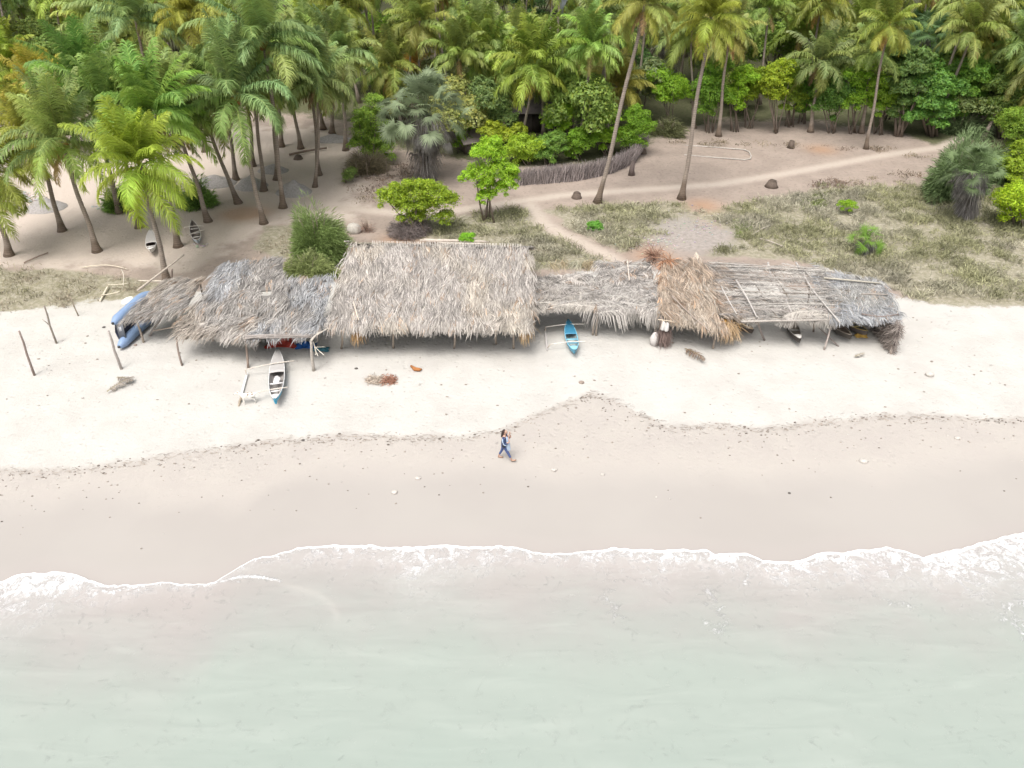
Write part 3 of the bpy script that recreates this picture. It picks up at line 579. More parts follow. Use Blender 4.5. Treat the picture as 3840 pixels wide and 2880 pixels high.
# undergrowth trees between the palms
VAR = []
for i in range(4):
    s = Soup(); lb_ = lobes_rand(5.5, 3.0, 2.6, 9, 1.5, 500 + i); leaf_cloud(s, lb_, 9000, .25, [(.09, .14, .03), (.11, .15, .045), (.07, .12, .03), (.12, .17, .03)][i], 500 + i); cm = s.mesh('crown', M_LEAF)
    s = Soup(); stems(s, lb_, 4, .1); VAR.append((cm, s.mesh('trunk', M_WOOD, True)))
yy = 60.
while yy < 150:
    stp = 6.2 + (yy - 60) * .05; half = yy * .72 + 6; xx = -half + random.uniform(0, stp)
    while xx < half:
        x = xx + random.uniform(-2.5, 2.5); y = yy + random.uniform(-3, 3); xx += stp * random.uniform(.7, 1.3)
        if y < FRONT(np.array([x]))[0] + 2.0: continue
        pxs = 1920 + F * x / (y * CP + HC * SP); right = pxs > 2500
        lb, g = ('bushy broadleaf tree among the palms of the right dark grove', 'right undergrowth trees') if right else ('bushy broadleaf tree half hidden among the palms of the left and middle grove', 'left and middle undergrowth trees')
        root = thing('understorey_tree', lb, 'tree', (x, y, -.1), random.uniform(0, 6.28), g); cm, tm = random.choice(VAR)
        sc = random.uniform(.7, 1.2); root.scale = (sc,) * 3
        c = link('crown', cm, root); k = random.uniform(.7, 1.25) * (.8 if right else 1.05); c.color = (k * random.uniform(.8, 1.3), k, k * random.uniform(.8, 1.6), 1); link('trunk', tm, root)
    yy += stp
# feathery bushes
def feather(name, label, base, W_, H_, n, col, seed, l=.55, w=.035, cat='shrub'):
    r_ = np.random.default_rng(seed); b0 = P(*base); root = thing(name, label, cat, b0)
    s = Soup(); th = r_.uniform(0, 6.28, n); rr = np.sqrt(r_.random(n)); hz = r_.random(n) ** .7
    q_ = nrm(r_.normal(0, 1, (n, 3))); q_[:, 2] = np.abs(q_[:, 2]); sh_ = r_.random(n) ** .3 * (.72 + .2 * np.sin(th * 0 + np.arctan2(q_[:, 1], q_[:, 0]) * 3 + seed) + .18 * np.sin(q_[:, 2] * 7 + np.arctan2(q_[:, 1], q_[:, 0]) * 5))
    nl_ = 7; lc_ = np.stack([r_.uniform(-.3, .3, nl_) * W_, r_.uniform(-.3, .3, nl_) * W_, np.zeros(nl_)], 1); lh_ = r_.uniform(.55, 1.0, nl_); lc_[0] = 0; lh_[0] = .95; li_ = r_.integers(0, nl_, n)
    p = q_ * sh_[:, None] * np.stack([np.full(n, W_ * .32), np.full(n, W_ * .32), H_ * lh_[li_]], 1) + lc_[li_]
    d = nrm(p * np.array([1, 1, .4]) + np.array([0, 0, .3]) + r_.normal(0, .5, (n, 3)) * np.array([1, 1, .7]))
    L = (l * r_.uniform(.5, 1.2, n))[:, None]; p1 = p + d * L * .5; p2 = p1 + nrm(d + np.array([0, 0, -.5])) * L * .5
    c = np.array(col) * r_.uniform(.6, 1.4, (n, 1)) * (.8 + .5 * fbm(p[:, 0], p[:, 1] + p[:, 2], 1.2, seed))[:, None]
    s.strips(np.stack([p, p1, p2], 1), nrm(np.cross(d, r_.normal(0, 1, (n, 3)))), [w * .6, w, w * .3], c); s.obj('foliage', M_LEAF, root)
    s = Soup()
    for k in range(9):
        a = random.uniform(0, 6.28); q_ = random.uniform(.3, .9); s.tube([(0, 0, -.05), (math.cos(a) * W_ * .12, math.sin(a) * W_ * .12, H_ * .3), (math.cos(a) * W_ * .3 * q_, math.sin(a) * W_ * .3 * q_, H_ * .8)], [.04, .03, .01], (.22, .18, .14), 5)
    s.obj('stem', M_WOOD, root); return root
feather('feathery_bush', 'tall feathery green bush behind the gap between the left roofs and the big roof', z1(2060, 1640), 4.0, 3.3, 20000, (.10, .135, .045), 1, .45, .032)
feather('feathery_bush', 'low feathery olive bush at the foot of the tall feathery bush', z1(2020, 1760), 3.0, 1.3, 8000, (.13, .15, .06), 2, .4, .03)
feather('feathery_bush', 'large grey-green feathery bush left of the big fan palm on the right', z3(1740, 1240), 6.0, 4.4, 26000, (.09, .125, .055), 3, .6, .045)
feather('feathery_bush', 'grey-green feathery bush behind the right fan palm', z3(1990, 1180), 3.4, 3.2, 9000, (.09, .12, .05), 4, .6, .05)
feather('feathery_bush', 'dark green bush under the nearest palm crown, left one', z1(800, 1360), 2.2, 2.2, 6000, (.09, .15, .03), 5, .4, .05)
feather('feathery_bush', 'dark green bush under the nearest palm crown, right one', z1(1290, 1330), 2.4, 2.2, 6000, (.10, .16, .04), 6, .4, .05)
feather('dry_bush', 'leafless grey-brown brushwood bush under the wide bright green bush', z2(440, 1530), 2.4, 1.5, 6000, (.14, .12, .115), 7, .5, .018)
feather('dry_bush', 'thin reddish twig bush beside the white rock', z2(165, 1500), 1.2, 1.0, 500, (.16, .11, .09), 8, .4, .012)
feather('dry_bush', 'bare brown thicket below the olive small tree', z2(160, 1120), 3.0, 1.8, 4500, (.10, .085, .055), 9, .6, .025)
feather('dry_bush', 'dark olive thicket left of the shrub row at the clearing edge', z2(2110, 870), 3.6, 1.6, 5000, (.08, .085, .04), 10, .5, .04)
feather('dry_bush', 'grey-green low thicket under the dark trees on the right', z3(1780, 860), 4.5, 2.4, 7000, (.08, .11, .05), 12, .6, .05)
# fan palms
def fan_palm(label, base, hub, n, r, col, skirt, seed, rad=.22, leafr=.75, seg=20, spike=1.0, boots=True):
    r_ = np.random.default_rng(seed); b0 = P(*base); h = PY(*hub, b0.y) - b0; root = thing('fan_palm', label, 'palm tree', b0)
    s = Soup(); s.tube([(0, 0, -.1), h * .35, h * .7, h], [rad * 1.3, rad, rad * .95, rad * .8], (.16, .14, .12), 12)
    if boots:
        k = 160; a = r_.uniform(0, 6.28, k); z = r_.random(k) * h.z * .9; c0 = np.stack([np.cos(a) * rad, np.sin(a) * rad, z], 1); c0[:, :2] += np.outer(z / h.z, [h.x, h.y])
        d = np.stack([np.cos(a) * .7, np.sin(a) * .7, -.5 + 0 * a], 1) * .35; s.strips(np.stack([c0, c0 + d * .6, c0 + d + np.array([0, 0, -.1])], 1), nrm(np.stack([-np.sin(a), np.cos(a), 0 * a], 1)), [.06, .04, .015], np.array([.24, .22, .21]) * r_.uniform(.6, 1.3, (k, 1)))
    s.obj('trunk', M_TRUNK, root)
    def leaves(s, m, elo, ehi, col, lr, pet, droop):
        for i in range(m):
            az = i * 2.4 + r_.normal(0, .2); el = elo + (ehi - elo) * r_.random(); ax = np.array([math.cos(az) * math.cos(el), math.sin(az) * math.cos(el), math.sin(el)])
            o_ = np.array(h) + ax * .1; tip = o_ + ax * pet * r_.uniform(.7, 1.1) + np.array([0, 0, -.12 * pet])
            s.strips(np.array([[o_, (o_ + tip) / 2, tip]]), nrm(np.cross(ax, [0, 0, 1.]) + 1e-5)[None], [.06, .05, .04], np.array(col) * .9)
            sd_ = nrm(np.cross(ax, [0, 0, 1.]) + 1e-5); up = np.cross(sd_, ax); fa = np.linspace(-2.0, 2.0, seg)
            nv = nrm(up * .8 + ax * .45 + r_.normal(0, .35, 3)); fx = nrm(ax - nv * np.dot(ax, nv)); sx = np.cross(nv, fx)
            d = np.cos(fa)[:, None] * fx + np.sin(fa)[:, None] * sx; L = (lr * r_.uniform(.85, 1.1, seg) * (.75 + .25 * np.cos(fa / 2)))[:, None]
            p1 = tip + d * L * .45; p2 = p1 + nrm(d + np.array([0, 0, -droop]) + r_.normal(0, .08, (seg, 3))) * L * .55 * spike
            wv = np.cross(nv[None], d); c = np.array(col) * r_.uniform(.7, 1.35) * r_.uniform(.85, 1.15, (seg, 1))
            s.strips(np.stack([np.repeat(tip[None], seg, 0), p1, p2], 1), wv, [.02, lr * .085, .012], c)
    s = Soup(); leaves(s, n, R(-25), R(88), col, leafr, r * .6, .35); s.obj('crown', M_LEAF, root)
    if skirt:
        s = Soup(); leaves(s, skirt, R(-85), R(-30), (.17, .16, .15), leafr * .8, r * .5, 1.2)
        m = skirt * 60; a = r_.uniform(0, 6.28, m); z = h.z * (1 - .95 * r_.random(m)); rr = r_.uniform(.2, .95, m) * r * .45 * (.35 + .65 * z / h.z)
        c0 = np.stack([h.x * z / h.z + np.cos(a) * rr, h.y * z / h.z + np.sin(a) * rr, z], 1); d = np.stack([np.cos(a) * .5, np.sin(a) * .5, -1 + 0 * a], 1) * .55
        s.strips(np.stack([c0, c0 + d * .5, c0 + d + [0, 0, -.1]], 1), nrm(r_.normal(0, 1, (m, 3))), [.03, .04, .01], np.array([.27, .25, .24]) * r_.uniform(.5, 1.4, (m, 1)))
        s.obj('dead_skirt', M_DRY, root)
    return root
fan_palm('big grey-green fan palm with a shaggy skirt of dead fronds, left of the middle', z2(540, 1165), z2(545, 750), 84, 4.6, (.105, .13, .075), 30, 1, leafr=1.0)
fan_palm('fan palm with a shaggy grey trunk in the scrub at the right', z3(1840, 1425), z3(1880, 1110), 46, 2.4, (.08, .11, .05), 26, 2, rad=.25, leafr=.7)
fan_palm('small young fan palm with a dark stub trunk, standing above the rightmost roof', z3(1180, 1640), z3(1200, 1560), 22, 1.3, (.10, .17, .03), 6, 3, rad=.1, leafr=.55, seg=14)
fan_palm('blue-green fan palm rising above the trees in the upper right', z3(1820, 620), z3(1810, 200), 48, 3.6, (.06, .11, .045), 12, 4, leafr=1.1, boots=False)
fan_palm('dark fan palm left of the blue-green fan palm in the upper right', z3(1560, 640), z3(1590, 220), 36, 3.0, (.06, .10, .04), 10, 5, leafr=1.1, boots=False)
fan_palm('fan palm with grey dead fronds behind the long leaning trunk at the top', z2(2120, 600), z2(2140, 230), 36, 3.0, (.08, .10, .04), 24, 6, leafr=.9, boots=False)
# ------------------------------------------------------------------ scrub (uncountable)
def sample(pg, n, r_):
    lo = pg.min(0); hi = pg.max(0); X = r_.uniform(lo[0], hi[0], n * 4); Y = r_.uniform(lo[1], hi[1], n * 4); k = inside(X, Y, pg)
    return X[k][:n], Y[k][:n]
def scrub(name, label, pgs, dens, per, h, w, cols, seed, spread=.28, avoid=True, lean=.8):
    r_ = np.random.default_rng(seed); s = Soup()
    for pg in pgs:
        ar = abs(.5 * sum(pg[i][0] * pg[(i + 1) % len(pg)][1] - pg[(i + 1) % len(pg)][0] * pg[i][1] for i in range(len(pg))))
        X, Y = sample(pg, int(ar * dens), r_); d = sdf(X, Y, pg); nz = fbm(X, Y, .7, seed)
        k = (r_.random(len(X)) < sm(d + (nz - .5) * 3, -.2, 1.2) * sm(nz, .28, .5) + .12) & (np.abs(X) < Y * .72 + 10)
        if avoid: k &= (seg_dist(X, Y, path1) > .75) & (seg_dist(X, Y, path2) > .75) & ~(inside(X, Y, ASH) & (r_.random(len(X)) < .8))
        X, Y, nz = X[k], Y[k], nz[k]; n = len(X)
        sz = (.45 + .9 * nz) * r_.uniform(.6, 1.3, n); px = np.repeat(X, per) + r_.normal(0, spread, n * per) * np.repeat(sz, per); py = np.repeat(Y, per) + r_.normal(0, spread, n * per) * np.repeat(sz, per)
        N_ = n * per; S_ = np.repeat(sz, per); hh = h * S_ * r_.uniform(.4, 1.1, N_)
        d = nrm(np.stack([r_.normal(0, lean, N_), r_.normal(0, lean, N_), np.ones(N_)], 1)); p0 = np.stack([px, py, r_.random(N_) * h * .35 * S_], 1)
        tone = fbm(X, Y, .25, seed + 5); tone2 = fbm(X, Y, 1.3, seed + 9); c = np.array(cols[0])[None] * (1 - sm(tone, .35, .65))[:, None] + np.array(cols[1])[None] * sm(tone, .35, .65)[:, None]
        c = c * (.40 + 1.15 * tone2)[:, None] * r_.uniform(.8, 1.2, (n, 1)); c = np.repeat(c, per, 0) * r_.uniform(.7, 1.3, (N_, 1))
        s.strips(np.stack([p0, p0 + d * hh[:, None] * .5, p0 + (d + np.array([0, 0, -.3])) * hh[:, None]], 1), nrm(r_.normal(0, 1, (N_, 3)) * [1, 1, .3]), [w, w, w * .3], c)
    tag(s.obj(name, M_DRY), label, 'scrub', kind='stuff')
scrub('dune_scrub', 'low grey-olive dry scrub covering the back of the beach', [G1, G2, G3], 4.5, 46, .50, .032, [(.30, .295, .165), (.37, .345, .265)], 3)
scrub('dry_grass', 'thin dry brownish grass along the top of the beach on the left', [G4, G5], 3.0, 30, .28, .03, [(.25, .24, .14), (.31, .26, .195)], 5)
scrub('grass_clump', 'patches of fresh yellow-green grass in the scrub', [w2([(2990, 740), (3080, 725), (3140, 745), (3120, 790), (3020, 790)]), w2([(2740, 830), (2800, 830), (2820, 880), (2750, 900)])], 9, 40, .3, .03, [(.26, .31, .08), (.20, .26, .07)], 8, .2)
scrub('leaf_litter', 'brown leaf litter and seedlings under the forest edge', [w2([(1350, 640), (1700, 560), (1500, 760), (1320, 770)]), w2([(2500, 520), (3500, 560), (3500, 600), (3000, 560), (2500, 545)]), w2([(2980, 690), (3450, 640), (3450, 700), (3050, 740)])], 3, 24, .25, .04, [(.20, .14, .10), (.24, .2, .13)], 9)
# ------------------------------------------------------------------ thatched boat sheds
GREY = (.43, .40, .375); TAN = (.46, .40, .345); BLUEG = (.40, .40, .41); BRN = (.54, .33, .19)
def quad(c, u, v):
    a, b, d, e = c; u = np.asarray(u)[..., None]; v = np.asarray(v)[..., None]   # c: top-left, top-right, bottom-right, bottom-left
    return (a * (1 - u) + b * u) * (1 - v) + (e * (1 - u) + d * u) * v
def thatch(root, corners, dens=26, per=9, l=.75, cols=(GREY, TAN), seed=0, ang=.0, spr=.35, w=.05, name='thatch', holes=(), fringe=1.0, lift=.10, slab=True, brown=0):
    r_ = np.random.default_rng(seed); c = [np.array(tuple(p)) for p in corners]
    e1 = np.linalg.norm(c[1] - c[0]) / 2 + np.linalg.norm(c[2] - c[3]) / 2; e2 = np.linalg.norm(c[3] - c[0])
    ac = nrm((c[1] - c[0]) + (c[2] - c[3])); dn = nrm((c[3] - c[0]) + (c[2] - c[1])); nn = nrm(np.cross(dn, ac)); nn = nn if nn[2] > 0 else -nn
    s = Soup(); per = int(per * 1.5); n = int(e1 * e2 * dens); u = r_.random(n); v = r_.random(n)
    m = int(e1 * 9 * fringe); u = np.concatenate([u, r_.random(m)]); v = np.concatenate([v, r_.uniform(.93, 1.01, m)]); n += m
    m = int(e2 * 5); u = np.concatenate([u, r_.choice([-.005, 1.005], m)]); v = np.concatenate([v, r_.random(m)]); n += m
    for (hu, hv, hr) in holes:
        dv_ = (v - hv) * e2; k = (np.abs((u - hu) * e1) > hr * (.8 + .4 * r_.random(n))) | (dv_ < -l * .75) | (dv_ > hr * .8); u, v = u[k], v[k]; n = len(u)
    p = quad(c, u, v); ba = ang + r_.normal(0, spr * .55, n) + (fbm(p[:, 0], p[:, 1], 2.2, seed) - .5) * 5.5 * spr
    tone = fbm(p[:, 0] * 1.0, p[:, 1], .55, seed + 3); tt = sm(tone, .38, .62)[:, None]
    bc = np.array(cols[0]) * (1 - tt) + np.array(cols[1]) * tt; bc = bc * r_.uniform(.58, 1.2, (n, 1)) * (.62 + .75 * fbm(p[:, 0] * 2, p[:, 1] * 1.4, 1.5, seed + 11))[:, None]; bk = (r_.random((n, 1)) < .05 + brown * sm(fbm(p[:, 0], p[:, 1], .5, seed + 8), .5, .7)[:, None]); bc = np.where(bk, bc * [1.02, .84, .70], bc)
    K = n * per; ua = np.repeat(ba, per) + r_.normal(0, .13, K); w = w * .72; P0 = np.repeat(p, per, 0) + (r_.normal(0, .10, (K, 1)) * ac) + (r_.normal(0, .12, (K, 1)) * dn) + nn * (r_.random((K, 1)) * lift * .8)
    d = nrm(dn * np.cos(ua)[:, None] + ac * np.sin(ua)[:, None] + nn * r_.uniform(-.02, .20, (K, 1)))
    L = (l * r_.uniform(.45, 1.1, K))[:, None]; p1 = P0 + d * L * .55; p2 = p1 + nrm(d - nn * .25 + np.array([0, 0, -.25]) + r_.normal(0, .1, (K, 3))) * L * .45
    cc = np.repeat(bc, per, 0) * r_.uniform(.7, 1.25, (K, 1)); wv = nrm(np.cross(d, nn) + r_.normal(0, .35, (K, 3)))
    s.strips(np.stack([P0, p1, p2], 1), wv, [w * .7, w, w * .25], np.stack([cc * .85, cc, cc * 1.05], 1))
    # stiff leaf ribs
    k = int(n * .10); i = r_.choice(n, k); d = nrm(dn * np.cos(ba[i])[:, None] + ac * np.sin(ba[i])[:, None]); q0 = p[i] + nn * lift * .9; L = r_.uniform(.5, 1.2, (k, 1)) * l
    s.strips(np.stack([q0, q0 + d * L * .5, q0 + d * L], 1), np.cross(d, nn), [.028, .024, .012], np.array([.54, .49, .435]) * r_.uniform(.7, 1.1, (k, 1)))
    s.obj(name, M_DRY, root, root.location)
    if slab:                                # underlying mat of old leaves, with its real thickness and holes
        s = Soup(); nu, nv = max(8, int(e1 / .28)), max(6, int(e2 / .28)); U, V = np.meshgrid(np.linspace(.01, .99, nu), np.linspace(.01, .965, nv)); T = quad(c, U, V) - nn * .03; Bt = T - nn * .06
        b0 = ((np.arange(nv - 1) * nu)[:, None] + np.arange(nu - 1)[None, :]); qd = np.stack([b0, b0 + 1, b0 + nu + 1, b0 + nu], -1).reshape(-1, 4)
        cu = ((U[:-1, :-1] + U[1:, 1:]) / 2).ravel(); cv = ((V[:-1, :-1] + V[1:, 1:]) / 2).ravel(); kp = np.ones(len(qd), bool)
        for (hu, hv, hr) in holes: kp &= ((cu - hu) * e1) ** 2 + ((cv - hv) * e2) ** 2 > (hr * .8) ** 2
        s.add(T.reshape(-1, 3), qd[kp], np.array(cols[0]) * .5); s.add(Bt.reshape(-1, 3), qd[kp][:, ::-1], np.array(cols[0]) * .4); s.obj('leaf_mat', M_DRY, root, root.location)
def pole(s, a, b, r=.045, col=(.34, .29, .24), wob=.04, n=6):
    a, b = Vector(a), Vector(b); K = 7; o_ = Vector((random.uniform(-1, 1), random.uniform(-1, 1), random.uniform(-1, 1))) * wob
    s.tube([a.lerp(b, i / (K - 1)) + o_ * math.sin(math.pi * i / (K - 1)) for i in range(K)], [r * (1.1 - .3 * i / (K - 1)) for i in range(K)], col, n)
def shed(label, loc): return thing('boat_shed', label, 'shed', loc)
def post(root, a, b, r=.05, col=(.34, .29, .24), name='post', wob=.05):
    s = Soup(); pole(s, a, b, r, col, wob); return s.obj(name, M_WOOD, root, root.location, True)
def frame(root, cs, nb=4, col=(.30, .25, .2)):
    # rafters and purlins below the roof
    c = [Vector(p) - Vector((0, 0, .13)) for p in cs]
    for i in range(nb):
        u = (i + .5) / nb; post(root, c[0].lerp(c[1], u), c[3].lerp(c[2], u), .04, col, 'rafter')
    for v in (.04, .5, .95): post(root, c[0].lerp(c[3], v), c[1].lerp(c[2], v), .045, col, 'purlin')
def posts(root, cs, fr, back=True, r=.055):
    c = [Vector(p) for p in cs]
    for u in fr:
        p = c[3].lerp(c[2], u); post(root, (p.x, p.y, -.1), (p.x, p.y, p.z - .1), r)
        if back: p = c[0].lerp(c[1], u); post(root, (p.x, p.y, -.1), (p.x, p.y, p.z - .1), r)
# 1 leftmost low shelter
cs = [P(632, 1048, 1.95), P(760, 1042, 2.1), P(690, 1168, 1.6), P(482, 1192, 1.45)]
r1 = shed('low grey-tan thatched lean-to at the left end of the sheds, over the inflatable boat', P(600, 1230)); thatch(r1, cs, 30, 9, .8, (GREY, TAN), 61, -.45, .16, .04)
frame(r1, cs, 3); posts(r1, cs, (.12, .9))
post(r1, P(515, 1090, 1.0), P(690, 955, 1.9), .055, (.46, .40, .34), 'pole'); post(r1, P(645, 1010, 1.7), P(650, 1075, 0), .05, (.26, .21, .18), 'pole')
post(r1, P(520, 1052, .9), P(645, 1055, 1.6), .035, (.62, .56, .47), 'pole'); post(r1, P(560, 1260, .0), P(630, 1170, 1.2), .05, (.42, .37, .33), 'brace'); post(r1, P(575, 1240, .4), P(668, 1222, .9), .03, (.52, .44, .36), 'brace')
# 2 left shed, two-level
r2 = shed('large patched grey thatch shed left of the biggest roof, with a holed roof', P(900, 1330))
ca = [P(850, 985, 2.9), P(1056, 962, 3.0), P(1080, 1150, 2.25), P(748, 1150, 2.0)]; cb = [P(745, 1130, 2.05), P(1065, 1120, 2.3), P(1000, 1262, 1.6), P(672, 1240, 1.4)]
cc_ = [P(1062, 1045, 2.6), P(1240, 1035, 2.6), P(1196, 1240, 1.7), P(965, 1258, 1.6)]
thatch(r2, ca, 26, 9, .75, (GREY, BLUEG), 71, -.35, .4, .045, holes=((.77, .72, .34),)); thatch(r2, cb, 26, 9, .75, (GREY, TAN), 72, -.5, .4, .045, name='lower_thatch')
thatch(r2, cc_, 26, 9, .75, (GREY, BLUEG), 73, -.15, .45, .045, name='right_thatch', holes=((.26, .30, .24), (.56, .62, .22)))
for k_ in (ca, cb, cc_): frame(r2, k_, 3)
posts(r2, ca, (.05,), True); post(r2, P(931, 1380), P(914, 1235, 1.75), .055, (.28, .22, .18)); post(r2, P(1177, 1390), P(1168, 1275, 1.75), .075, (.46, .42, .37)); post(r2, P(683, 1370), P(662, 1262, 1.3), .05, (.26, .21, .18)); post(r2, P(1150, 1170), P(1150, 1060, 2.4)); post(r2, P(870, 1200), P(870, 1080, 2.2))
s = Soup()
for k_ in range(26): pole(s, P(920 + random.uniform(-8, 20), 1262 + random.uniform(-8, 9), 1.62 + random.random() * .1), P(1180 + random.uniform(-25, 8), 1258 + random.uniform(-8, 9), 1.62 + random.random() * .1), .014, (.42, .38, .35), .06, 4)
s.obj('edge_bundle', M_WOOD, r2, r2.location)
post(r2, P(1168, 1276, 1.8), P(1205, 1240, 1.7), .05, (.58, .53, .46), 'pole'); post(r2, P(1180, 1262, 1.75), P(1240, 1225, 1.7), .03, (.62, .57, .48), 'pole')
s = Soup()
for a_, b_ in (((1176, 1282), (1184, 1330)), ((1176, 1282), (1192, 1335)), ((1180, 1300), (1216, 1332)), ((1186, 1302), (1220, 1301))): pole(s, P(*a_, 1.2), P(*b_, .9), .022, (.72, .68, .58), .02, 5)
s.obj('hanging_stick', M_WOOD, r2, r2.location)
# 3 the big one
r3 = shed('biggest shed with a thick shaggy pinkish-grey thatch roof and hanging eaves, in the middle', P(1620, 1250))
cm_ = [P(1322, 918, 3.7), P(1978, 932, 3.7), P(1992, 1215, 1.75), P(1236, 1215, 1.75)]
thatch(r3, cm_, 46, 9, .72, ((.47, .43, .40), (.51, .455, .395)), 81, 0, .38, .05, lift=.16, fringe=2.2, brown=.06)
bk = [cm_[0] + Vector((0, 0, .02)), cm_[1] + Vector((0, 0, .02)), cm_[1] + Vector((.2, 3.6, -1.7)), cm_[0] + Vector((-.6, 3.6, -1.7))]
thatch(r3, bk, 22, 9, .8, (GREY, (.57, .52, .43)), 82, 0, .35, .05, name='back_thatch')
s = Soup()
for k_ in range(90):                       # row of ridge pins
    u = .12 + .85 * k_ / 90; p = cm_[0].lerp(cm_[1], u); s.tube([p + Vector((0, -.22, .02)), p + Vector((random.uniform(-.03, .03), .04, .24))], .016, (.60, .56, .51), 4)
s.obj('ridge_pins', M_WOOD, r3, r3.location)
frame(r3, cm_, 7); frame(r3, bk, 6)
posts(r3, bk, (.05, .5, .95), False)
for x in (1280, 1475, 1703, 1926, 1860): post(r3, P(x, 1306 if x != 1860 else 1290), P(x, 1240, 1.7), .055)
for u in (.15, .5, .85): p = cm_[0].lerp(cm_[1], u); post(r3, (p.x, p.y, -.1), (p.x, p.y, 3.6), .07)
post(r3, P(1308, 905, 3.9), P(1292, 905, 4.3), .05, (.5, .46, .4), 'pole'); post(r3, P(1345, 1200, 2.1), P(1325, 1130, 2.6), .03, (.68, .6, .5), 'pole'); post(r3, P(1330, 1200, 2.1), P(1325, 1170, 2.4), .03, (.62, .55, .46), 'pole')
# fresh orange leaf bunches hanging from its eaves
def bunch(root, p, n=160, l=.8, col=(.60, .38, .18), seed=0, az=None, spread=.5, name='hanging_fronds', dirv=(0, -.2, -1), w=.03):
    r_ = np.random.default_rng(seed); s = Soup(); c0 = np.array(tuple(p)) + r_.normal(0, .14, (n, 3)) * [1, .5, .6]
    d = nrm(np.array(dirv) + r_.normal(0, spread * .6, (n, 3))); L = l * r_.uniform(.5, 1.1, (n, 1)); p1 = c0 + d * L * .5; p2 = p1 + nrm(d + [0, 0, -.4]) * L * .5
    s.strips(np.stack([c0, p1, p2], 1), nrm(r_.normal(0, 1, (n, 3))), [w * .7, w, w * .3], np.array(col) * r_.uniform(.6, 1.3, (n, 1)))
    if root is None: return s
    return s.obj(name, M_DRY, root, root.location)
bunch(r3, P(1335, 1235, 1.5), 120, .8, (.62, .40, .20), 1); bunch(r3, P(1970, 1225, 1.6), 150, .9, (.68, .48, .27), 2)
# 4
r4 = shed('low narrow shed of loosely laid grey fronds above the blue canoe', P(2120, 1240))
c4 = [P(1995, 1035, 2.15), P(2225, 1030, 2.15), P(2240, 1145, 1.75), P(1995, 1150, 1.75)]
def fronds_on(root, cs, n, seed, cols, lr=(1.4, 2.2), angs=(1.2, 1.57, 1.9), name='laid_fronds', side=1, hang=.15, lmx=.5):
    global rng
    r_ = np.random.default_rng(seed); rng = np.random.default_rng(seed); c = [np.array(tuple(p)) for p in cs]; ac = nrm(c[1] - c[0]); dn = nrm(c[3] - c[0]); nn = np.cross(dn, ac); nn = nrm(nn if nn[2] > 0 else -nn); s = Soup()
    for i in range(n):
        u, v = r_.random(), r_.random(); p = quad(c, u, v) + nn * r_.uniform(.03, .12); a = r_.choice(angs) + r_.normal(0, .2); sg = r_.choice([-1, 1]); L = r_.uniform(*lr)
        d = dn * math.cos(a) + ac * math.sin(a) * sg; side_ = np.cross(d, nn); K = 40; t = np.linspace(0, 1, K)
        cen = p + np.outer(t - .5, d) * L + np.outer(-(t - .5) ** 2 * .25, nn * 0 + [0, 0, 1]); col = np.array(cols[r_.integers(len(cols))]) * r_.uniform(.75, 1.2)
        s.strips(cen[None, ::6], side_[None], np.full(len(cen[::6]), .035), col * 1.15)
        for q_ in (-1, 1):
            ld = nrm(side_ * q_ * .8 + d * r_.uniform(.6, 1.1) + r_.normal(0, .12, (K, 3)) - [0, 0, .12]); ll = (lmx * np.sin(np.pi * (.1 + .85 * t)) * r_.uniform(.8, 1.1, K))[:, None]
            s.strips(np.stack([cen, cen + ld * ll * .5, cen + (ld * .95 + [0, 0, -hang]) * ll], 1), nrm(d + r_.normal(0, .3, (K, 3))), [.03, .035, .01], col * r_.uniform(.75, 1.2, (K, 1)))
    return s.obj(name, M_DRY, root, root.location)
thatch(r4, c4, 14, 8, .6, (GREY, (.45, .41, .37)), 91, 0, .8, .045); fronds_on(r4, c4, 26, 1, [(.47, .43, .40), (.43, .40, .375)])
e4 = [P(1990, 1140, 1.8), P(2240, 1135, 1.8), P(2240, 1155, 1.7), P(1990, 1160, 1.7)]; fronds_on(r4, e4, 7, 2, [(.50, .46, .42)], (2, 2.6), (1.57,), 'eave_fronds', hang=.5)
frame(r4, c4, 3); posts(r4, c4, (.04, .96))
for i, x in enumerate((2020, 2070, 2110, 2160, 2200, 2215)): bunch(r4, P(x, 985 + random.uniform(-8, 8), 2.2), 60, .6, random.choice([(.50, .42, .28), (.48, .38, .25), (.42, .40, .30)]), 10 + i, dirv=(random.uniform(-.8, .8), -.2, -.5), name='drooping_fronds')
# 5
r5 = shed('pale grey shed of drooping whole fronds between the narrow shed and orange-tan shed', P(2350, 1240))
c5 = [P(2245, 985, 2.3), P(2440, 978, 2.3), P(2475, 1160, 1.7), P(2238, 1150, 1.7)]
thatch(r5, c5, 18, 8, .6, ((.45, .415, .39), (.48, .44, .41)), 95, 0, .7, .045, brown=.1); fronds_on(r5, c5, 26, 3, [(.48, .45, .42), (.44, .41, .385)])
e5 = [P(2245, 1140, 1.8), P(2470, 1140, 1.8), P(2474, 1175, 1.62), P(2240, 1168, 1.62)]; fronds_on(r5, e5, 12, 4, [(.50, .465, .435)], (1.5, 2.2), (1.57, 1.3), 'eave_fronds', hang=.9, lmx=.75)
frame(r5, c5, 3); posts(r5, c5, (.02, .98)); post(r5, P(2360, 1050, 2.2), P(2352, 975, 2.5), .03, (.7, .62, .54), 'pole')
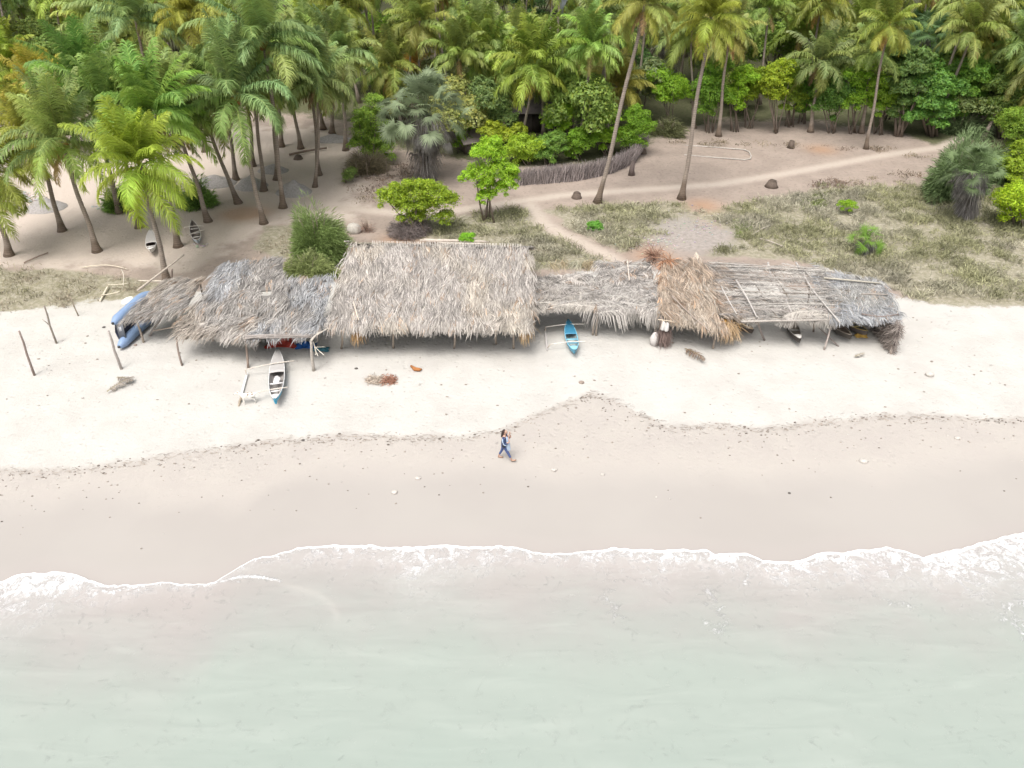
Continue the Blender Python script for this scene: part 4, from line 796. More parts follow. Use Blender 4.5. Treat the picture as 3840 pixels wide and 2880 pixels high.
# 6 brown heap roof
r6 = shed('steep shed covered in orange-tan shaggy fronds, right of the hanging white floats', P(2590, 1250))
c6 = [P(2485, 985, 2.5), P(2620, 975, 2.5), P(2700, 1225, 1.3), P(2485, 1180, 1.6)]
thatch(r6, c6, 44, 9, .85, ((.50, .42, .345), (.46, .36, .28)), 97, .25, .45, .05, lift=.25, fringe=2, brown=.2)
fronds_on(r6, c6, 16, 5, [(.52, .45, .375), (.48, .39, .32)], (1.3, 1.9), (.2, .5, .9)); frame(r6, c6, 2); posts(r6, c6, (.05, .95))
bunch(r6, P(2505, 985, 2.6), 300, .8, (.50, .27, .16), 21, dirv=(-.1, 0, -.4), spread=.9); bunch(r6, P(2455, 960, 2.7), 200, .8, (.30, .17, .12), 22, dirv=(-.2, .2, .1), spread=1.2)
bunch(r6, P(2735, 1215, 1.3), 300, 1.0, (.58, .42, .26), 23, dirv=(.1, -.6, -.8), spread=.8); bunch(r6, P(2725, 1200, 1.4), 120, .8, (.62, .36, .12), 24, dirv=(.2, -.4, -1), spread=.6)
post(r6, P(2520, 1110, 2.2), P(2660, 1240, 1.4), .03, (.36, .3, .26), 'pole')
bunch(r6, P(2475, 1060, 2.1), 160, .8, (.24, .19, .16), 25, dirv=(0, -.3, -1), spread=.4, name='dark_fronds')
# 7 open rack
r7 = shed('long ragged shed of horizontally laid grey fronds with poles across the roof, at the right', P(2960, 1250))
c7 = [P(2640, 985, 2.4), P(3050, 1008, 2.4), P(3130, 1190, 1.6), P(2800, 1195, 1.6)]
fronds_on(r7, c7, 62, 6, [(.46, .43, .40), (.42, .39, .36), (.34, .31, .29), (.50, .47, .44)], (1.6, 2.6), (1.5, 1.6, 1.45)); thatch(r7, c7, 4, 6, .6, (GREY, (.34, .31, .28)), 98, 1.5, .35, .04, holes=((.55, .2, .4), (.8, .62, .3), (.25, .55, .3)), slab=False, fringe=.4)
c7b = [P(2600, 985, 2.4), P(2700, 985, 2.4), P(2800, 1190, 1.6), P(2700, 1180, 1.6)]; thatch(r7, c7b, 22, 8, .7, ((.45, .37, .30), (.38, .31, .26)), 101, 1.0, .6, .045, name='brown_thatch')
c8 = [P(3030, 995, 2.4), P(3300, 1055, 2.1), P(3375, 1190, 1.55), P(3110, 1195, 1.6)]
thatch(r7, c8, 34, 9, .6, ((.43, .435, .45), (.43, .42, .405)), 99, .1, .8, .04, name='right_thatch', holes=((.03, .75, .5), (.3, .9, .15)), slab=False, fringe=1.6)
for a_, b_, rr in (((2985, 985), (3045, 1085), .05), ((3045, 1085), (3150, 1210), .045), ((2880, 985), (2895, 1045), .06), ((2912, 1060), (2968, 1170), .06), ((2760, 1050), (2838, 1190), .045), ((2705, 1075), (2762, 1178), .035)):
    post(r7, P(*a_, 2.45 if a_[1] < 1060 else 2.1), P(*b_, 1.75 if b_[1] > 1150 else 2.15), rr, (.48, .45, .42), 'roof_pole')
for k_ in range(12):
    u_ = .04 + .92 * k_ / 12; a_ = c7[0].lerp(c7[3], u_) + Vector((random.uniform(0, .6), 0, .16)); b_ = c7[1].lerp(c7[2], u_) + Vector((random.uniform(-.4, .9), 0, .14)); post(r7, a_, b_, .018, random.choice([(.50, .47, .43), (.44, .41, .38), (.34, .31, .28)]), 'batten', .12)
post(r7, P(3090, 1042, 2.35), P(3300, 1062, 2.2), .045, (.45, .42, .35), 'roof_pole'); post(r7, P(3232, 1177, 1.75), P(3370, 1178, 1.7), .04, (.24, .2, .18), 'roof_pole', .12); post(r7, P(3230, 1103, 2.0), P(3330, 1105, 2.0), .03, (.4, .36, .32), 'roof_pole')
post(r7, P(2780, 1206, 1.65), P(3120, 1200, 1.6), .04, (.46, .42, .38), 'eave_pole', .15); post(r7, P(3120, 1200, 1.6), P(3375, 1198, 1.5), .045, (.55, .52, .47), 'eave_pole')
post(r7, P(2867, 1276), P(2842, 1200, 1.55), .05, (.28, .24, .22)); post(r7, P(3090, 1312), P(3118, 1204, 1.55), .045, (.48, .42, .38)); post(r7, P(3341, 1328), P(3357, 1200, 1.5), .055, (.50, .42, .36)); post(r7, P(3050, 1243), P(3060, 1150, 1.9)); post(r7, P(3145, 1300), P(3070, 1228, .7), .035, (.26, .22, .2), 'brace')
post(r7, P(2680, 1140), P(2680, 1010, 2.3)); post(r7, P(3030, 1140), P(3030, 1020, 2.3)); post(r7, P(3270, 1160), P(3280, 1070, 2.1))
e7 = [P(2790, 1175, 1.75), P(3130, 1172, 1.75), P(3140, 1200, 1.55), P(2790, 1208, 1.55)]; fronds_on(r7, e7, 10, 14, [(.48, .44, .40), (.40, .37, .34)], (1.2, 1.9), (1.57, 1.4), 'eave_fronds', hang=.5)
frame(r7, c7, 4); frame(r7, c8, 3)
# side wall of stacked fronds at its right end
wa, wb = P(3341, 1326), P(3352, 1326); wx = wa.x; wl = [Vector((wx + .04, wa.y, 1.45)), Vector((wx + .04, wa.y + 3.0, 1.75)), Vector((wx + .04, wa.y + 3.0, 0)), Vector((wx + .04, wa.y, 0))]
s = Soup(); r_ = np.random.default_rng(5); n = 5200; y_ = r_.random(n) * 3.0 + wa.y; z_ = r_.random(n) * 1.6; sgn = r_.choice([-1, 1], n, p=[.35, .65])
c0 = np.stack([wx + .04 + r_.normal(0, .05, n), y_, z_], 1); d = nrm(np.stack([sgn * r_.random(n) * .9, r_.normal(0, .7, n), r_.normal(-.25, .4, n)], 1)); L = r_.uniform(.15, .5, (n, 1))
s.strips(np.stack([c0, c0 + d * L * .5, c0 + d * L + np.array([0, 0, -.04])], 1), nrm(r_.normal(0, 1, (n, 3))), [.03, .035, .01], np.array([.36, .31, .28]) * r_.uniform(.5, 1.5, (n, 1)))
s.box((wx + .04, wa.y + 1.5, .75), (.04, 0, 0), (0, 1.48, 0), (0, 0, .74), (.17, .14, .13)); s.obj('side_wall', M_DRY, r7, r7.location)
# ------------------------------------------------------------------ boats
def lerp(a, b, t): return a + (b - a) * t
def hull(s, L, Wd, H, colo, coli, th=.03, n=25, m=11, rise=.25, stern=.0, bottom=None, bow_cut=1.0):
    # open double-ended dugout: outer and inner skin
    for inner in (0, 1):
        V = []; Cc = []
        for i in range(n):
            u = i / (n - 1); x = (u - .5) * L; k = 1 - abs(2 * u - 1) ** 2.4; k = max(k, .02); w = Wd / 2 * k ** .8; sheer = rise * abs(2 * u - 1) ** 2.2
            rk = .35 * abs(2 * u - 1) ** 3 * (1 if u > .5 else -1) * .25
            for j in range(m):
                a = -math.pi / 2 + math.pi * j / (m - 1); yy_ = math.sin(a); zz = -math.cos(a)
                wy = (w - th * inner) * yy_ * (1.0); hz = H * (1 - inner * th / H) * (1 - .35 * (1 - k))
                V.append((x * (1 - .03 * inner) + rk * (zz + 1), wy if w > th * inner else 0, H + sheer + hz * zz * 1.0)); c_ = coli if inner else colo
                if bottom and not inner and abs(a) < .85: c_ = bottom
                Cc.append(c_)
        q_ = [[i * m + j, i * m + j + 1, (i + 1) * m + j + 1, (i + 1) * m + j] for i in range(n - 1) for j in range(m - 1)]
        if inner: q_ = [f[::-1] for f in q_]
        s.add(V, np.array(q_), np.array(Cc))
def gun(L, Wd, H, u, sd_, rise=.25):
    k = max(1 - abs(2 * u - 1) ** 2.4, .02); rk = .0; return Vector(((u - .5) * L, sd_ * Wd / 2 * k ** .8, H + rise * abs(2 * u - 1) ** 2.2))
def grd(v):                                # end given on the ground where its raised tip shows: step back under the tip
    v = Vector(v); t_ = .52 / HC; return Vector((v.x * (1 - t_), v.y * (1 - t_), .02))
def canoe(label, stern, bow, Wd=.62, H=.42, colo=(.75, .75, .74), coli=(.45, .43, .42), rim=(.8, .8, .79), bottom=None, booms=None, flt=None, tilt=0, name='outrigger_canoe', deck=None, thw=(.55, .7), rise=.2, boomcol=(.62, .57, .5), fltcol=(.85, .85, .83), foredeck=None, tip=None):
    a, b_ = grd(stern), grd(bow); L = (b_ - a).length; az = math.atan2(b_.y - a.y, b_.x - a.x); root = thing(name, label, 'boat', (a + b_) / 2, az); root.rotation_euler = (tilt, 0, az)
    s = Soup(); hull(s, L, Wd, H, colo, coli, rise=rise, bottom=bottom); s.obj('hull', M_PAINT, root, smooth=True)
    s = Soup()
    for sg in (-1, 1): s.tube([gun(L, Wd, H, .01 + .98 * i / 24, sg, rise) for i in range(25)], .022, rim, 5)
    s.obj('gunwale', M_PAINT, root, smooth=True)
    def deckp(nm, u0, u1, col, dz=.0):
        s = Soup(); K = 9; V = []
        for i in range(K):
            u = lerp(u0, u1, i / (K - 1))
            for sg in (-1, -.5, 0, .5, 1): p = gun(L, Wd, H, u, sg, rise); V.append((p.x, p.y, p.z + .015 + dz + .03 * (1 - sg * sg)))
        n_ = len(V); V += [(x, y, z - .03) for x, y, z in V]; q_ = [[i * 5 + j, i * 5 + j + 1, (i + 1) * 5 + j + 1, (i + 1) * 5 + j] for i in range(K - 1) for j in range(4)]; q2 = [[x + n_ for x in f[::-1]] for f in q_]
        q3 = [[j, j + n_, j + 1 + n_, j + 1] for j in range(4)] + [[(K - 1) * 5 + j, (K - 1) * 5 + j + 1, (K - 1) * 5 + j + 1 + n_, (K - 1) * 5 + j + n_] for j in range(4)]
        s.add(V, np.array(q_ + q2 + q3), col); s.obj(nm, M_PAINT, root)
    if deck: deckp('stern_deck', .02, deck[0], deck[1])
    if foredeck: deckp('bow_deck', foredeck[0], .985, foredeck[1])
    for u in thw:
        p, q_ = gun(L, Wd, H, u, -1, rise), gun(L, Wd, H, u, 1, rise); s = Soup(); s.box((p + q_) / 2 - Vector((0, 0, .05)), (.05, 0, 0), (0, abs(p.y), 0), (0, 0, .012), rim); s.obj('thwart', M_PAINT, root)
    if tip: s = Soup(); s.blob((L * .5 - .09, 0, H * .75 + rise * .6), (.12, .07, .17), tip, 8, 6, .03); s.obj('bow_cap', M_PAINT, root, smooth=True)
    bpy.context.view_layer.update(); inv = root.matrix_world.inverted()
    for (p, q_) in (booms or []):
        p, q_ = inv @ Vector(p), inv @ Vector(q_); s = Soup(); s.tube([p.lerp(q_, i / 6) + Vector((0, 0, .06 * math.sin(math.pi * i / 6))) for i in range(7)], .026, boomcol, 6); s.obj('outrigger_boom', M_WOOD, root, smooth=True)
    if flt:
        p, q_ = inv @ Vector(flt[0]), inv @ Vector(flt[1]); s = Soup(); K = 12; s.tube([p.lerp(q_, i / (K - 1)) for i in range(K)], [.055 * (1 - .5 * (abs(2 * i / (K - 1) - 1)) ** 4) for i in range(K)], fltcol, 10); s.obj('outrigger_float', M_PAINT, root, smooth=True)
        for (p2, _) in booms:
            p2 = inv @ Vector(p2); t_ = (q_ - p).normalized(); c_ = p + t_ * (p2 - p).dot(t_); s = Soup(); s.tube([p2, (p2 + c_) / 2, c_], .02, (.5, .42, .33), 5); s.obj('strut', M_WOOD, root)
    return root
mb = canoe('white outrigger canoe with a bright blue bow, pulled up before the large patched shed', P(1041, 1312, .02), P(1031, 1500, .02), .70, .42, (.06, .33, .50), (.36, .34, .325), (.62, .62, .61), (.6, .6, .6),
      [(P(920, 1386, .45), P(1104, 1353, .55)), (P(928, 1482, .35), P(1080, 1452, .5))], (P(928, 1396, .12), P(902, 1492, .1)), deck=(.44, (.40, .385, .37)), foredeck=(.9, (.66, .66, .66)), thw=(.64, .8), rise=.16, tip=(.03, .36, .55))
s = Soup(); bpy.context.view_layer.update(); s.blob((.25, .0, .33), (.34, .17, .07), (.62, .61, .60), 12, 7, .2); s.box((.9, .04, .12), (.35, 0, 0), (0, .012, 0), (0, 0, .012), (.1, .09, .08)); s.obj('white_sheet', M_CLOTH, mb, smooth=True)
post(mb, P(905, 1478, .2), P(896, 1522, .02), .05, (.42, .36, .28), 'float_end').location = (0, 0, 0)
o = [c for c in mb.children if c.name.startswith('float_end')][0]; bpy.data.objects.remove(o)
bpy.context.view_layer.update(); iv = mb.matrix_world.inverted(); s = Soup(); s.tube([iv @ P(905, 1484, .12), iv @ P(899, 1505, .08), iv @ P(895, 1522, .05)], [.05, .06, .04], (.40, .34, .26), 7); s.obj('float_end', M_WOOD, mb)
canoe('blue and grey outrigger canoe with light blue ribs, nosing from under the narrow shed', P(2131, 1200, .02), P(2156, 1314, .02), .60, .40, (.10, .35, .50), (.36, .42, .42), (.24, .56, .72), None,
      [(P(2047, 1226, .4), P(2192, 1215, .5)), (P(2064, 1291, .35), P(2199, 1281, .5))], (P(2044, 1238, .12), P(2052, 1312, .1)), deck=(.42, (.04, .20, .33)), foredeck=(.84, (.30, .60, .75)), thw=(.55, .68), rise=.16, boomcol=(.72, .68, .62), fltcol=(.55, .52, .5))
canoe('dark canoe with a pale grey bow under the long ragged shed', P(2935, 1130, .02), P(3000, 1276, .02), .62, .42, (.06, .05, .045), (.22, .19, .16), (.35, .33, .3), None, foredeck=(.87, (.62, .60, .57)), name='canoe', thw=(.7,))
canoe('brown wooden canoe whose bow shows at the left under the long ragged shed', P(2700, 1130, .02), P(2822, 1240, .02), .62, .42, (.10, .08, .07), (.35, .26, .16), (.45, .32, .18), None, foredeck=(.88, (.45, .32, .18)), name='canoe')
canoe('dark wooden canoe lying in the shadow at the right under the long ragged shed', P(3060, 1130, .02), P(3190, 1262, .02), .62, .42, (.08, .07, .06), (.2, .16, .13), (.32, .27, .22), None, name='canoe')
canoe('dark grey canoe inside the shadow of the left part of the long shed', P(3140, 1150, .02), P(3250, 1245, .02), .6, .4, (.12, .10, .09), (.2, .18, .15), (.5, .38, .15), None, name='canoe')
canoe('grey canoe with a pointed pale bow under the roof edge of the large patched shed', P(940, 1180, .02), P(958, 1310, .02), .62, .44, (.35, .33, .32), (.3, .28, .26), (.5, .48, .47), None, foredeck=(.8, (.52, .49, .48)), name='canoe')
canoe('small white and brown canoe on bare ground, left of the pair in the grove', P(z1(975, 1485)[0], z1(975, 1490)[1], .02), P(z1(975, 1620)[0], z1(975, 1620)[1], .02), .62, .38, (.62, .6, .57), (.28, .22, .19), (.75, .73, .7), None, deck=(.55, (.50, .47, .45)), name='canoe', thw=(.7,), foredeck=(.85, (.8, .78, .75)))
g0 = lambda x, y, z=.02: P(*z1(x, y), z)
canoe('small grey outrigger canoe with crossed poles, right one of the pair in the palm grove', g0(1245, 1430), g0(1280, 1560), .62, .38, (.40, .46, .50), (.2, .17, .15), (.6, .56, .52), None, [(g0(1195, 1475, .4), g0(1320, 1465, .5)), (g0(1215, 1530, .35), g0(1325, 1490, .5))], None, thw=(.3, .5, .7), name='outrigger_canoe')
# white corrugated boat lying tilted, with float
canoe('white ribbed canoe tipped over beside its loose outrigger, left of the blue inflatable', P(500, 1056, .25), P(452, 1114, .1), .85, .42, (.78, .79, .73), (.66, .67, .62), (.85, .85, .8), None, [(P(402, 1066, .3), P(480, 1062, .5)), (P(380, 1106, .2), P(450, 1092, .4))], (P(408, 1068, .15), P(374, 1130, .08)), tilt=2.6, thw=(.2, .35, .5, .65, .8), boomcol=(.66, .60, .48), fltcol=(.66, .60, .48), rise=.1)
# inflatable boat on its side
lo0, up0 = P(447, 1300, .24), P(424, 1212, 1.25); wv = up0 - lo0; ax = (P(562, 1088, 1.32) - up0).normalized(); Lb = 3.9
nv = ax.cross(wv).normalized(); nv = nv if nv.x < 0 else -nv
rt = thing('inflatable_boat', 'blue-grey inflatable boat with a dark hull, on its side left of the sheds', 'boat', (lo0.x, lo0.y, 0)); of = Vector(rt.location)
TB = (.21, .30, .46)
def tubepts(o_, sg):
    K = 22; pts = []; rr = []
    for i in range(K):
        u = i / (K - 1); conv = max(0, (u - .62) / .38) ** 1.7; pts.append(o_ + ax * (Lb * u) + wv * (.5 * conv * sg) - nv * (.18 * conv)); rr.append(.225 * min(1, .42 + u * 7) * 1.12)
    return pts, rr
for o_, sg in ((lo0, 1), (up0, -1)):
    pts, rr = tubepts(o_, sg); s = Soup(); s.tube([p - of for p in pts], rr, TB, 16); o = s.obj('tube', M_RUB, rt, smooth=True)
    s = Soup(); s.blob(pts[0] - of - ax * .02, .075, (.03, .03, .03), 8, 6, 0); s.obj('cone_cap', M_RUB, o, smooth=True)
    for k_ in (5, 8, 12, 15):
        p = pts[k_] - of; n_ = (-nv * -.4 + wv.normalized() * (-sg) * .9 + Vector((0, -.35, .1))).normalized(); s = Soup(); s.blob(p + n_ * .19, (.07, .07, .07), (.06, .09, .16), 8, 6, 0); s.obj('handle_patch', M_RUB, o, smooth=True)
s = Soup(); K = 12; V = []
for i in range(K):
    u = .10 + .86 * i / (K - 1); conv = max(0, (u - .62) / .38) ** 1.7
    for j in range(7):
        v = j / 6; half = (.5 - .5 * conv) * 1.12; c_ = lo0.lerp(up0, .5) + ax * (Lb * u) - nv * (.18 * conv) + wv * ((v - .5) * 2 * half) + nv * (.17 + .20 * (1 - abs(2 * v - 1))); V.append(tuple(c_ - of))
nV = len(V); V += [tuple(np.array(v) - np.array(nv) * .03) for v in V]; q_ = [[i * 7 + j, i * 7 + j + 1, (i + 1) * 7 + j + 1, (i + 1) * 7 + j] for i in range(K - 1) for j in range(6)]
s.add(V, np.array(q_ + [[x + nV for x in f[::-1]] for f in q_]), (.05, .055, .09)); s.obj('hull', M_RUB, rt)
s = Soup(); c_ = lo0.lerp(up0, .5) + ax * .42 - of; s.box(c_, ax * .025, wv * .36, nv * .2, (.13, .14, .16)); o = s.obj('transom', M_RUB, rt); s = Soup(); s.box(c_ - ax * .035 + wv * .08, ax * .008, wv * .09, nv * .08, (.55, .56, .58)); s.obj('motor_pad', M_RUB, o)
s = Soup(); pts, rr = tubepts(up0, -1); s.tube([p - of + wv.normalized() * .10 - nv * .2 + Vector((0, 0, -.03 * math.sin(i * 2.))) for i, p in enumerate(pts[3:16])], .012, (.6, .6, .55), 5); s.obj('grab_rope', M_CLOTH, rt)
# ------------------------------------------------------------------ things in and around the sheds
def cloth_heap(name, label, c, rx, ry, h, col, seed, cat):
    r_ = random.Random(seed); s = Soup(); n = 22; V = []
    for i in range(n):
        for j in range(n):
            x, y = 2 * i / (n - 1) - 1, 2 * j / (n - 1) - 1; e = max(0, 1 - (x * x + y * y) * .7); z = h * e * (.6 + .5 * math.sin(x * 5 + seed) * math.cos(y * 6)) + .03; V.append((c.x + x * rx * (1 + .1 * math.sin(y * 7)), c.y + y * ry * (1 + .12 * math.sin(x * 6 + seed)), max(.02, z)))
    s.add(V, np.array([[i * n + j, (i + 1) * n + j, (i + 1) * n + j + 1, i * n + j + 1] for i in range(n - 1) for j in range(n - 1)]), col); tag(s.obj(name, M_CLOTH, loc=c, smooth=True), label, cat)
cloth_heap('tarpaulin', 'red tarpaulin heaped in the shadow behind the white canoe stern', P(1058, 1288), .75, .5, .35, (.42, .06, .04), 1, 'tarpaulin')
cloth_heap('tarpaulin', 'dark blue tarpaulin heap beside the thick pale post of the patched shed', P(1150, 1300), .5, .3, .3, (.02, .10, .32), 2, 'tarpaulin')
cloth_heap('fishing_net', 'blue-green fishing net lying right of the thick pale post', P(1205, 1312), .4, .22, .16, (.05, .16, .20), 3, 'net')
cloth_heap('tarpaulin', 'small orange-yellow bundle in the shadow at the right end of the long shed', P(3228, 1262), .3, .2, .25, (.50, .32, .08), 4, 'bundle')
s = Soup(); s.blob(P(2455, 1272, .36), (.24, .2, .40), (.60, .57, .545), 12, 9, .06); tag(s.obj('sack', M_CLOTH, loc=P(2455, 1288), smooth=True), 'full white sack standing on the sand under the hanging floats', 'sack')
def float_(x, y, lb):
    s = Soup(); c_ = P(x, y, 1.25); b0 = c_ - Vector((0, 0, .26)); s.tube([b0, b0 + Vector((0, 0, .04)), b0 + Vector((0, 0, .10)), b0 + Vector((0, 0, .42)), b0 + Vector((0, 0, .48)), b0 + Vector((0, 0, .52))], [.04, .09, .115, .115, .08, .03], (.72, .70, .68), 12)
    r = thing('fishing_float', lb, 'float', b0, 0, 'white floats hanging from a stick'); s.obj('body', M_PAINT, r, b0, True); s = Soup(); s.tube([c_ + Vector((0, 0, .25)), c_ + Vector((0, 0, .48))], .012, (.2, .18, .16), 5); s.obj('cord', M_WOOD, r, b0)
float_(2486, 1222, 'white plastic float hanging from the stick above the sack, left of the pair'); float_(2500, 1226, 'white plastic float hanging from the stick above the sack, right of the pair')
s = Soup(); pole(s, P(2468, 1198, 1.75), P(2525, 1205, 1.7), .025, (.66, .56, .44), .01); pole(s, P(2474, 1290), P(2480, 1190, 1.8), .05, (.25, .2, .17)); tag(s.obj('hanging_rack', M_WOOD, loc=P(2474, 1290)), 'dark post with a pale cross stick carrying two white floats', 'rack')
s = bunch(None, P(2492, 1240, .95), 420, 1.0, (.26, .19, .17), 31, dirv=(.1, -.05, -1), spread=.35, w=.02); tag(s.obj('brushwood_bundle', M_DRY, loc=P(2492, 1285)), 'dark brown bundle of twigs standing under the two white floats', 'brushwood')
def dead_frond(label, a, b_, col, seed, n=40, l=.4, curl=.15):
    global rng
    rng = np.random.default_rng(seed); A_, B_ = P(*a, .05), P(*b_, .05); L = (B_ - A_).length; az = math.atan2(B_.y - A_.y, B_.x - A_.x); s = Soup(); frond(s, np.array([0, 0, .06]), az, .25, L, .35, n, .045, col, 0, l, .35)
    o = s.obj('fallen_frond', M_DRY); o.location = A_; tag(o, label, 'palm frond'); return o
dead_frond('dark brown curled palm frond on the sand before the orange-tan shed', (2568, 1310), (2640, 1362), (.20, .135, .10), 1, 24, .42)
dead_frond('grey dry frond with a long bare stalk on the sand at the left', (402, 1472), (505, 1425), (.28, .24, .21), 2, 20, .3)
dead_frond('tangled dry frond head lying on the grey frond at the left', (440, 1418), (500, 1436), (.24, .20, .17), 3, 16, .3)
dead_frond('tiny dry frond on the sand below the right end of the long shed', (3205, 1340), (3240, 1330), (.4, .36, .32), 4, 14, .15)
s = Soup(); n_ = 12; c0 = P(1560, 1378)
s.tube([P(1541, 1372, .08), P(1556, 1384, .12), P(1572, 1386, .10), P(1582, 1384, .07)], [.05, .10, .09, .03], (.40, .17, .06), 8); tag(s.obj('palm_sheath', M_WOOD, loc=c0, smooth=True), 'curved orange-brown palm sheath lying alone on the white sand', 'palm debris')
root = thing('debris_pile', 'flattened pile of pale and rust-brown dry leaves on the sand', 'debris', P(1430, 1425)); r_ = np.random.default_rng(3)
for nm, x0, x1, cl in (('rust_leaves', 1432, 1482, (.38, .20, .14)), ('pale_leaves', 1378, 1450, (.52, .44, .37))):
    s = Soup(); k = 500; X_ = r_.uniform(x0, x1, k); Y_ = 1425 + r_.normal(0, 7, k); c_ = np.array([tuple(P(a, b_, .02 + .05 * r_.random())) for a, b_ in zip(X_, Y_)]); d = nrm(r_.normal(0, 1, (k, 3)) * [1, 1, .25]); s.strips(np.stack([c_, c_ + d * .1, c_ + d * .2], 1), nrm(r_.normal(0, 1, (k, 3))), [.02, .05, .01], np.array(cl) * r_.uniform(.7, 1.3, (k, 1))); s.obj(nm, M_DRY, root, root.location)
# free standing posts on the sand
for a_, b_, r0, cl, lb in [((130, 1410), (71, 1241), .055, (.30, .24, .21), 'leaning bare wooden post, farthest left on the sand'), ((213, 1290), (165, 1146), .05, (.30, .26, .22), 'crooked forked stick post behind the farthest left post'), ((457, 1387), (406, 1241), .065, (.40, .36, .33), 'thick grey post leaning before the blue inflatable'), ((295, 1187), (262, 1110), .035, (.34, .29, .22), 'thin stick at the edge of the dry grass on the left')]:
    s = Soup(); A_ = P(*a_, -.05); B_ = PY(b_[0], b_[1], A_.y); m_ = A_.lerp(B_, .5) + Vector((random.uniform(-.05, .08), 0, 0)); s.tube([A_, A_.lerp(m_, .5), m_, m_.lerp(B_, .5) + Vector((.03, 0, 0)), B_], [r0 * 1.1, r0, r0 * .95, r0 * .85, r0 * .8], cl, 7)
    if 'forked' in lb: s.tube([m_, m_ + Vector((-.25, 0, .35))], [r0 * .6, r0 * .3], cl, 5)
    tag(s.obj('wooden_post', M_WOOD, loc=A_), lb, 'post')
for a_, b_, z_, rr, cl, nm, lb in [((305, 1003), (478, 1010), .12, .03, (.70, .62, .50), 'bamboo_pole', 'long thin pale bowed bamboo pole lying on the grass at the left'),
      ((90, 985), (180, 948), .1, .05, (.28, .22, .18), 'fallen_branch', 'brown branch lying on the bare ground at the left'), ((1085, 580), (1225, 555), .2, .10, (.20, .15, .12), 'fallen_log', 'dark fallen log between the palm feet'),
      ((455, 1010), (462, 1070), .5, .03, (.62, .56, .48), 'stick', 'pale upright stick beside the tipped white canoe'),
      ((3390, 1060), (3420, 1045), .05, .04, (.3, .25, .2), 'fallen_branch', 'short branch in the scrub right of the young fan palm'),
      ((2820, 880), (2890, 845), .2, .04, (.42, .38, .32), 'fallen_branch', 'pale branch poking out of the scrub above the long shed'), ((2850, 895), (2945, 930), .12, .05, (.46, .41, .36), 'fallen_branch', 'long pale branch lying in the scrub above the long shed')]:
    s = Soup(); A_, B_ = P(*a_, z_), P(*b_, z_); up = Vector((0, .35, .05)) if nm == 'bamboo_pole' else Vector((.05, .1, .03)); K = 9; s.tube([A_.lerp(B_, i / (K - 1)) + up * math.sin(math.pi * i / (K - 1)) for i in range(K)], [rr * (1 - .3 * i / (K - 1)) for i in range(K)], cl, 7); tag(s.obj(nm, M_WOOD, loc=A_, smooth=True), lb, 'branch' if 'branch' in nm else nm.split('_')[-1])
for i, (y, x0, x1) in enumerate(((897, 1590, 1740), (901, 1575, 1820), (905, 1600, 1835), (909, 1640, 1800), (912, 1660, 1815))):
    s = Soup(); pole(s, P(x0, y, .3 - .03 * i), P(x1, y + 3, .3 - .03 * i), .05, [(.52, .46, .40), (.58, .52, .45), (.44, .38, .33)][i % 3], .04); tag(s.obj('stacked_pole', M_WOOD, loc=P(x0, y), smooth=True), 'peeled pole in the stack behind the ridge of the biggest roof', 'pole', 'stack of poles')
# ------------------------------------------------------------------ stones, heaps, stumps
def rock(label, px, py, r, col=(.42, .39, .36), flat=.6, name='rock', seed=0):
    random.seed(int(px * 7 + py)); c_ = P(px, py); s = Soup(); s.blob(c_ + Vector((0, 0, r * flat * .45)), (r, r * .8, r * flat), col, 12, 8, .13); return tag(s.obj(name, M_STONE, loc=c_, smooth=False), label, 'rock')
rock('big rounded white rock beside the bare path left of the biggest roof', 1330, 872, .50, (.46, .43, .385), .9)
for x, y, r, lb in [(3238, 1732, .19, 'pale flat stone alone on the damp sand at the right'), (3485, 1407, .22, 'pale low stone on the white sand at the far right'), (2078, 1764, .12, 'small white stone on the damp sand right of the walking person'), (1480, 1848, .13, 'small pale stone on the wet sand left of centre'),
                    (1568, 1795, .12, 'flat whitish stone on the damp sand left of the walking person'), (2180, 1436, .14, 'small brownish stone on white sand above the peak of the tide line'), (2960, 1850, .06, 'small dark stone on the smooth wet sand at the right'), (3590, 1645, .13, 'small pale stone on damp sand near the right edge'), (1137, 1652, .08, 'dark pebble on the tide line left of centre'),
                    (1336, 1383, .09, 'small black stone on the sand before the biggest roof'), (2260, 1780, .09, 'small whitish stone on wet sand right of centre'), (390, 1228, .09, 'black stone beside the end of the inflatable'), (508, 1295, .09, 'small brown stone at the stern of the inflatable')]:
    rock(lb, x, y, r, (.12, .11, .10) if ('black' in lb or 'dark' in lb) else ((.30, .24, .20) if 'brown' in lb else (.50, .47, .43)), .5)
def heap(label, px, py, rx, ry, h, col):
    c_ = P(px, py); n = 26; V = []
    for i in range(n):
        for j in range(n):
            x, y = 2 * i / (n - 1) - 1, 2 * j / (n - 1) - 1; d = math.hypot(x, y); e = max(0, 1 - d) ** .9; V.append((c_.x + x * rx, c_.y + y * ry, h * e * (1 + .12 * math.sin(x * 9) * math.cos(y * 8)) + (.0 if d < 1 else -.12)))
    s = Soup(); s.add(V, np.array([[i * n + j, (i + 1) * n + j, (i + 1) * n + j + 1, i * n + j + 1] for i in range(n - 1) for j in range(n - 1)]), col); tag(s.obj('gravel_heap', M_STONE, loc=c_, smooth=True), label, 'gravel heap')
GC = (.34, .32, .305)
